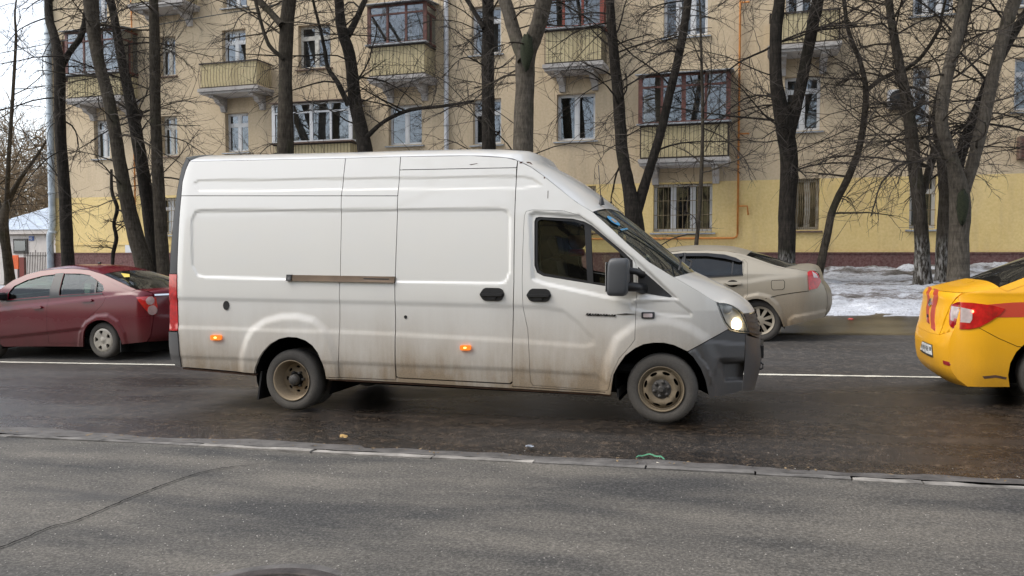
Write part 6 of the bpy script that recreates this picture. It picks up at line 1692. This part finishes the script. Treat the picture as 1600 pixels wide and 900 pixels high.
MOSS = plain('dark_moss', (.014, .018, .006), .95, var=.5, vs_=30, bmp=.8, bs_=40)
for nm, Yc, px, py, hx, hz in (('thick pale forked trunk with mossy crotch above the van', 18.4, 823, 82, .16, .42), ('thick pale double-stemmed tree with mossy fork behind the taxi boot', 18.8, 1504, 325, .12, .36)):
    rt = [o for o in SC.objects if o.get('label') == nm][0]; c_ = at(px, py, Yc - .20); v = []
    for i in range(9):
        for k in range(16):
            ph = -math.pi / 2 + math.pi * i / 8; t = 2 * math.pi * k / 16; w = 1 + .35 * noise.noise(Vector((i * .9, k * .8, px)))
            v.append(c_ + np.array([hx * w * math.cos(ph) * math.cos(t) * (1 - .35 * (math.sin(ph) < 0) * abs(math.sin(ph))), .09 * math.cos(ph) * math.sin(t), hz * w * math.sin(ph)]))
    MB().add(v, [(i * 16 + k, i * 16 + (k + 1) % 16, (i + 1) * 16 + (k + 1) % 16, (i + 1) * 16 + k) for i in range(8) for k in range(16)], True).build('moss', MOSS, rt)
# trees on the viewer's side of the street, seen only as reflections in the paint and glass
for i, (x, y) in enumerate(((-9.5, -5.2), (-6.3, -6.0), (-3.4, -5.0), (-.6, -6.4), (2.4, -5.4), (5.6, -6.2))):
    rs = NR(60 + i); root = thing('bare_tree', ('first', 'second', 'third', 'fourth', 'fifth', 'sixth')[i] + ' bare tree from the left behind the viewer, mirrored in the van', 'tree', (x, y, float(gz(x, y))), 'bare trees mirrored in the van')
    C = np.array([(x + rs.normal(0, .12) * k, y, gz(x, y) + k * 1.5, .20 - .02 * k) for k in range(8)]); C = smooth_line(C, 20)
    MB().tube(C[:, :3], C[:, 3], 10).build('trunk', BARK_D, root)
    n = 26; idx = rs.randint(4, 20, n); az = rs.uniform(0, 6.3, n)
    P, R = sprout(rs, C[idx, :3], np.stack([np.cos(az), np.sin(az), rs.uniform(.1, .9, n)], 1), rs.uniform(1.5, 3.5, n), rs.uniform(.02, .05, n), K=8)
    a = children_of(rs, P, R, 5, .5, .5, .008); P2, R2 = sprout(rs, *a, K=5)
    V, Q = prisms(P, R, 4); V2, Q2 = prisms(P2, R2); o = fast_mesh('twigs', np.vstack([V, V2]), np.vstack([Q, Q2 + len(V)]), TWIG, root); o['kind'] = 'stuff'

# the block across the street, behind the viewer: only its reflection reaches the picture
OPP = thing('apartment_building', 'ochre apartment block behind the viewer, seen only mirrored in windows and paint', 'building', (-2, -21, 0))
OY = -21.0; oh = []
for fl in range(3):
    for cx in np.arange(-33, 30, 3.2): oh.append((cx, cx + 1.5, 1.9 + fl * 3.0, 3.5 + fl * 3.0))
mb = MB(); xs_ = sorted({-36.0, 32.0} | {q for h in oh for q in h[:2]}); zs_ = sorted({-1.0, 11.0} | {q for h in oh for q in h[2:]})
for ia, (a, b) in enumerate(zip(xs_[:-1], xs_[1:])):
    for ic, (c, d) in enumerate(zip(zs_[:-1], zs_[1:])):
        if any(h[0] < (a + b) / 2 < h[1] and h[2] < (c + d) / 2 < h[3] for h in oh): continue
        mb.add([(b, OY, c), (a, OY, c), (a, OY, d), (b, OY, d)], [(0, 1, 2, 3)])
mb.build('wall', YEL, OPP); MB().box(-36, 32, OY - 12, OY - .4, -1, 11).build('core', ROOM, OPP); MB().box(-36.4, 32.4, OY - 12.4, OY + .5, 11.01, 11.3).build('roof', METAL_SILL, OPP)
for h in oh:
    w = MB().box(h[0], h[1], OY - .18, OY - .14, h[2], h[3]).build('window', PANE_OPP if 'PANE_OPP' in globals() else PANE, OPP)

# ------------------------------------------------------------------ the far left: kiosk, fence, wood
KYP = 36.0
def kr(x0, x1, y0, y1): a = at(x0, (y0 + y1) / 2, KYP); b = at(x1, (y0 + y1) / 2, KYP); c = at((x0 + x1) / 2, y0, KYP); d = at((x0 + x1) / 2, y1, KYP); return float(a[0]), float(b[0]), float(d[2]), float(c[2])
a = kr(-30, 79, 366, 432)
KI = thing('white_kiosk', 'small white building with pale blue roof beyond the corner', 'building', ((a[0] + a[1]) / 2, KYP, a[2]))
KW = plain('white_render', (.62, .58, .55), .9, var=.12, vs_=2); KR_ = plain('blue_grey_roof', (.36, .42, .50), .6, var=.2, vs_=2)
MB().box(a[0], a[1] + 3, KYP, KYP + 6, a[2] - .8, a[3]).build('wall', KW, KI)
rf = kr(-30, 79, 329, 352)
MB().add([(a[0] - .3, KYP - .3, a[3] + .25), (a[1] + 3, KYP - .3, a[3] + .25), (a[1] + 3, KYP + 6, rf[3] + .8), (a[0] - .3, KYP + 6, rf[3] + .8)], [(0, 1, 2, 3)]).build('roof', KR_, KI)
MB().box(a[0] - .3, a[1] + 3, KYP - .25, KYP - .02, a[3], a[3] + .24).build('eaves', KW, KI)
w = kr(22, 44, 373, 396); wn_ = MB(); wn_.box(w[0], w[1], KYP - .06, KYP - .01, w[2], w[3]); wo = wn_.build('window', HUB_GREY, KI)
MB().box(w[0] + .12, w[1] - .12, KYP - .09, KYP - .062, w[2] + .15, w[3] - .12).build('pane', PANE, wo)
d_ = kr(28, 40, 402, 424); MB().box(d_[0], d_[1], KYP - .05, KYP - .01, d_[2] - .6, d_[3]).build('door', plain('dark_red_door', (.18, .03, .02), .6), KI)
s_ = kr(46, 53.5, 369, 376); SG = thing('house_number_sign', 'small blue house number sign on the white kiosk wall', 'sign', ((s_[0] + s_[1]) / 2, KYP - .05, s_[2]))
MB().box(s_[0], s_[1], KYP - .04, KYP - .012, s_[2], s_[3]).build('plate', plain('sign_blue', (.04, .10, .32), .5), SG)
fc_ = bpy.data.curves.new('digits', 'FONT'); fc_.body = '45'; fc_.size = (s_[3] - s_[2]) * .85; fc_.align_x = 'CENTER'; fc_.align_y = 'CENTER'; fc_.materials.append(PVC)
tmp_ = bpy.data.objects.new('digits_text', fc_); COL.objects.link(tmp_); bpy.context.view_layer.update(); dm_ = bpy.data.meshes.new_from_object(tmp_.evaluated_get(bpy.context.evaluated_depsgraph_get())); bpy.data.objects.remove(tmp_); dm_.materials.clear(); fo = link('digits', dm_, PVC, SG); fo.location = (0, -.02, (s_[3] - s_[2]) / 2); fo.rotation_euler = (math.pi / 2, 0, 0)
FYP = 34.0
fa, fb = at(38, 410, FYP), at(74, 410, FYP); z1 = at(56, 394, FYP)[2]; z0 = at(56, 422, FYP)[2] - .6
FE = thing('iron_fence', 'thin dark iron fence in front of the white kiosk', 'fence', ((fa[0] + fb[0]) / 2, FYP, z0))
for i in range(15):
    x = fa[0] + (fb[0] - fa[0]) * i / 14; MB().box(x - .012, x + .012, FYP - .012, FYP + .012, z0, z1 + (.12 if i % 7 == 0 else 0)).build('fence_bar', IRONBAR, FE)
MB().box(fa[0], fb[0], FYP - .035, FYP - .014, z1 - .22, z1 - .18).build('rail', IRONBAR, FE); MB().box(fa[0], fb[0], FYP - .035, FYP - .014, z0 + .3, z0 + .34).build('rail', IRONBAR, FE)
o_ = at(21, 408, 31.0); ob = thing('orange_barrier', 'orange barrier panel beside the tree at the left edge', 'barrier', (o_[0], 31.0, o_[2] - 1.2))
MB().box(o_[0] - .25, o_[0] + .3, 31.0, 31.05, o_[2] - .4, o_[2] + .3, .01).build('panel', plain('orange_plastic', (.75, .12, .02), .5), ob); MB().box(o_[0] - .2, o_[0] - .15, 31.06, 31.1, o_[2] - 1.2, o_[2] + .2).build('post', HUB_GREY, ob); MB().box(o_[0] + .2, o_[0] + .25, 31.06, 31.1, o_[2] - 1.2, o_[2] + .2).build('post', HUB_GREY, ob)
# a far wood of bare trees: one mass
rs = NR(99); n = 330
xs = rs.uniform(-150, -38, n); ys = rs.uniform(50, 100, n); px_ = xs * _c + ys * _s; dp = -xs * _s + ys * _c
hh = rs.uniform(7, 14, n); base = gz(xs, ys)
P = np.stack([np.stack([xs + rs.normal(0, .35, n) * k, ys, base + hh * k / 5 + .5], 1) for k in range(6)], 1); R = np.tile(np.linspace(.14, .03, 6), (n, 1))
A = children_of(rs, P, R, 16, .38, .8, .05, .2); P2, R2 = sprout(rs, *A, K=5); A = children_of(rs, P2, R2, 6, .55, .6, .032, .1); P3, R3 = sprout(rs, *A, K=4)
V, Q = prisms(P, R); V2, Q2 = prisms(P2, R2); V3, Q3 = prisms(P3, R3)
WOOD = plain('far_twigs', (.25, .18, .105), .95, var=.35, vs_=.3)
o = fast_mesh('woodland', np.vstack([V, V2, V3]), np.vstack([Q, Q2 + len(V), Q3 + len(V) + len(V2)]), WOOD, None); tag(o, 'far wood of bare brownish trees beyond the white kiosk', kind='stuff')
# overhead cable in front of the facade
CB = plain('cable', (.02, .03, .03), .6)
cp_ = [at(a, b, 22.5) for a, b in ((-60, 95), (150, 54), (250, 38), (400, 13), (560, -14))]
o = MB().tube(smooth_line(cp_, 24), .016, 5).build('overhead_cable', CB); tag(o, 'dark overhead cable crossing the upper left of the facade', 'cable')
# ------------------------------------------------------------------ the driver, behind the side window
SKIN = plain('skin', (.44, .25, .17), .6, var=.12, vs_=12); JACKET = plain('grey_jacket', (.16, .165, .17), .85, var=.25, vs_=9); SCARF = plain('red_scarf', (.42, .03, .03), .8); CAP = plain('dark_cap', (.02, .02, .022), .85)
hd = at(903, 377, DRY)          # middle of the head
PX, PZ = float(hd[0]), float(hd[2])
D = thing('person', 'driver in dark cap, red scarf and grey jacket behind the van side window', 'person', (PX - .12, DRY, PZ - 1.0))
o3 = np.array([PX, DRY, PZ])
V_ = [(-.10, 0, -.72, .16, .14), (-.10, 0, -.55, .165, .14), (-.08, 0, -.38, .185, .125), (-.05, 0, -.24, .14, .09), (-.02, 0, -.14, .062, .062), (.0, 0, -.06, .075, .07), (.0, 0, .03, .10, .082), (-.01, 0, .10, .085, .075)]
E_ = [(i, i + 1) for i in range(7)]
for s_ in (-1, 1):
    b0 = len(V_)
    V_ += [(-.06, .19 * s_, -.27, .068, .068), (.04, .24 * s_, -.52, .052, .052), (.27, .19 * s_, -.50, .040, .040), (.36, .165 * s_, -.44, .034, .026), (.41, .15 * s_, -.40, .030, .020)]
    E_ += [(3, b0), (b0, b0 + 1), (b0 + 1, b0 + 2), (b0 + 2, b0 + 3), (b0 + 3, b0 + 4)]
    k = len(V_)
    for j, (dx, dz) in enumerate(((.05, .03), (.055, .012), (.05, -.006), (.04, -.022))):
        V_ += [(.41 + dx * .6, .15 * s_ - .01 * s_, -.40 + dz, .010, .010), (.41 + dx, .15 * s_ - .03 * s_, -.41 + dz, .008, .008)]; E_ += [(b0 + 4, k + 2 * j), (k + 2 * j, k + 2 * j + 1)]
    k = len(V_); V_ += [(.39, .15 * s_ - .035 * s_, -.40, .010, .010)]; E_ += [(b0 + 3, k)]
    k = len(V_); V_ += [(-.02, .10 * s_, -.76, .10, .10), (.36, .12 * s_, -.66, .075, .075), (.42, .12 * s_, -1.02, .05, .05), (.52, .12 * s_, -1.06, .04, .035)]; E_ += [(0, k), (k, k + 1), (k + 1, k + 2), (k + 2, k + 3)]
me = bpy.data.meshes.new('body'); me.from_pydata([tuple(o3 + np.array(q[:3]) - np.array(D.location)) for q in V_], E_, [])
bo = link('body', me, JACKET, D)
bo.modifiers.new('skin', 'SKIN'); bo.modifiers['skin'].use_smooth_shade = True
sv = me.skin_vertices[0].data
for i, q in enumerate(V_): sv[i].radius = (q[3], q[4]); sv[i].use_root = (i == 0)
ss = bo.modifiers.new('sub', 'SUBSURF'); ss.levels = 1; ss.render_levels = 2
def ellipsoid(mb, c, rx, ry, rz, n=16, m_=12, f=None):
    v = []
    for i in range(m_ + 1):
        ph = -math.pi / 2 + math.pi * i / m_
        for k in range(n):
            t = 2 * math.pi * k / n; q = np.array([rx * math.cos(ph) * math.cos(t), ry * math.cos(ph) * math.sin(t), rz * math.sin(ph)])
            if f: q = f(q)
            v.append(c + q)
    mb.add(v, [(i * n + k, i * n + (k + 1) % n, (i + 1) * n + (k + 1) % n, (i + 1) * n + k) for i in range(m_) for k in range(n)], True)
def face(q):       # chin, brow and nose on the +x side
    q = q.copy()
    if q[0] > 0:
        q[0] *= 1 - .22 * max(0, -q[2] / .13); q[0] += .030 * math.exp(-((q[2] + .005) / .025) ** 2 - (q[1] / .018) ** 2) - .012 * math.exp(-((q[2] - .03) / .018) ** 2 - ((abs(q[1]) - .032) / .018) ** 2) + .008 * math.exp(-((q[2] + .055) / .01) ** 2 - (q[1] / .03) ** 2)
    q[1] *= 1 - .18 * max(0, -q[2] / .13)
    return q
mb = MB(); ellipsoid(mb, o3 + [.0, 0, .02], .105, .082, .128, 28, 24, face)
for s_ in (-1, 1): ellipsoid(mb, o3 + [-.01, .083 * s_, .015], .022, .012, .034, 8, 6)
mb.build('head', SKIN, D)
mb = MB(); ellipsoid(mb, o3 + [-.008, 0, .075], .114, .092, .085, 20, 10, lambda q: np.array([q[0], q[1], max(q[2], -.012)]))
v = [o3 + np.array([.07 + .10 * math.cos(t), .08 * math.sin(t), .066 + .004 * math.cos(t)]) for t in np.linspace(-1.57, 1.57, 9)]; mb.add(v + [q + [0, 0, .010] for q in v], [tuple(range(8, -1, -1)), tuple(range(9, 18))] + [(i, i + 1, i + 10, i + 9) for i in range(8)])
mb.build('cap', CAP, D)
mb = MB(); pr = [(.070, -.165), (.088, -.15), (.094, -.12), (.088, -.09), (.070, -.085)]; mb.lathe(pr, o3 + [-.015, 0, 0], 18, axis='z', closed=True); mb.build('scarf', SCARF, D)
for o in list(SC.objects):
    if o.type == 'MESH' and len(o.data.polygons) == 0: bpy.data.objects.remove(o)
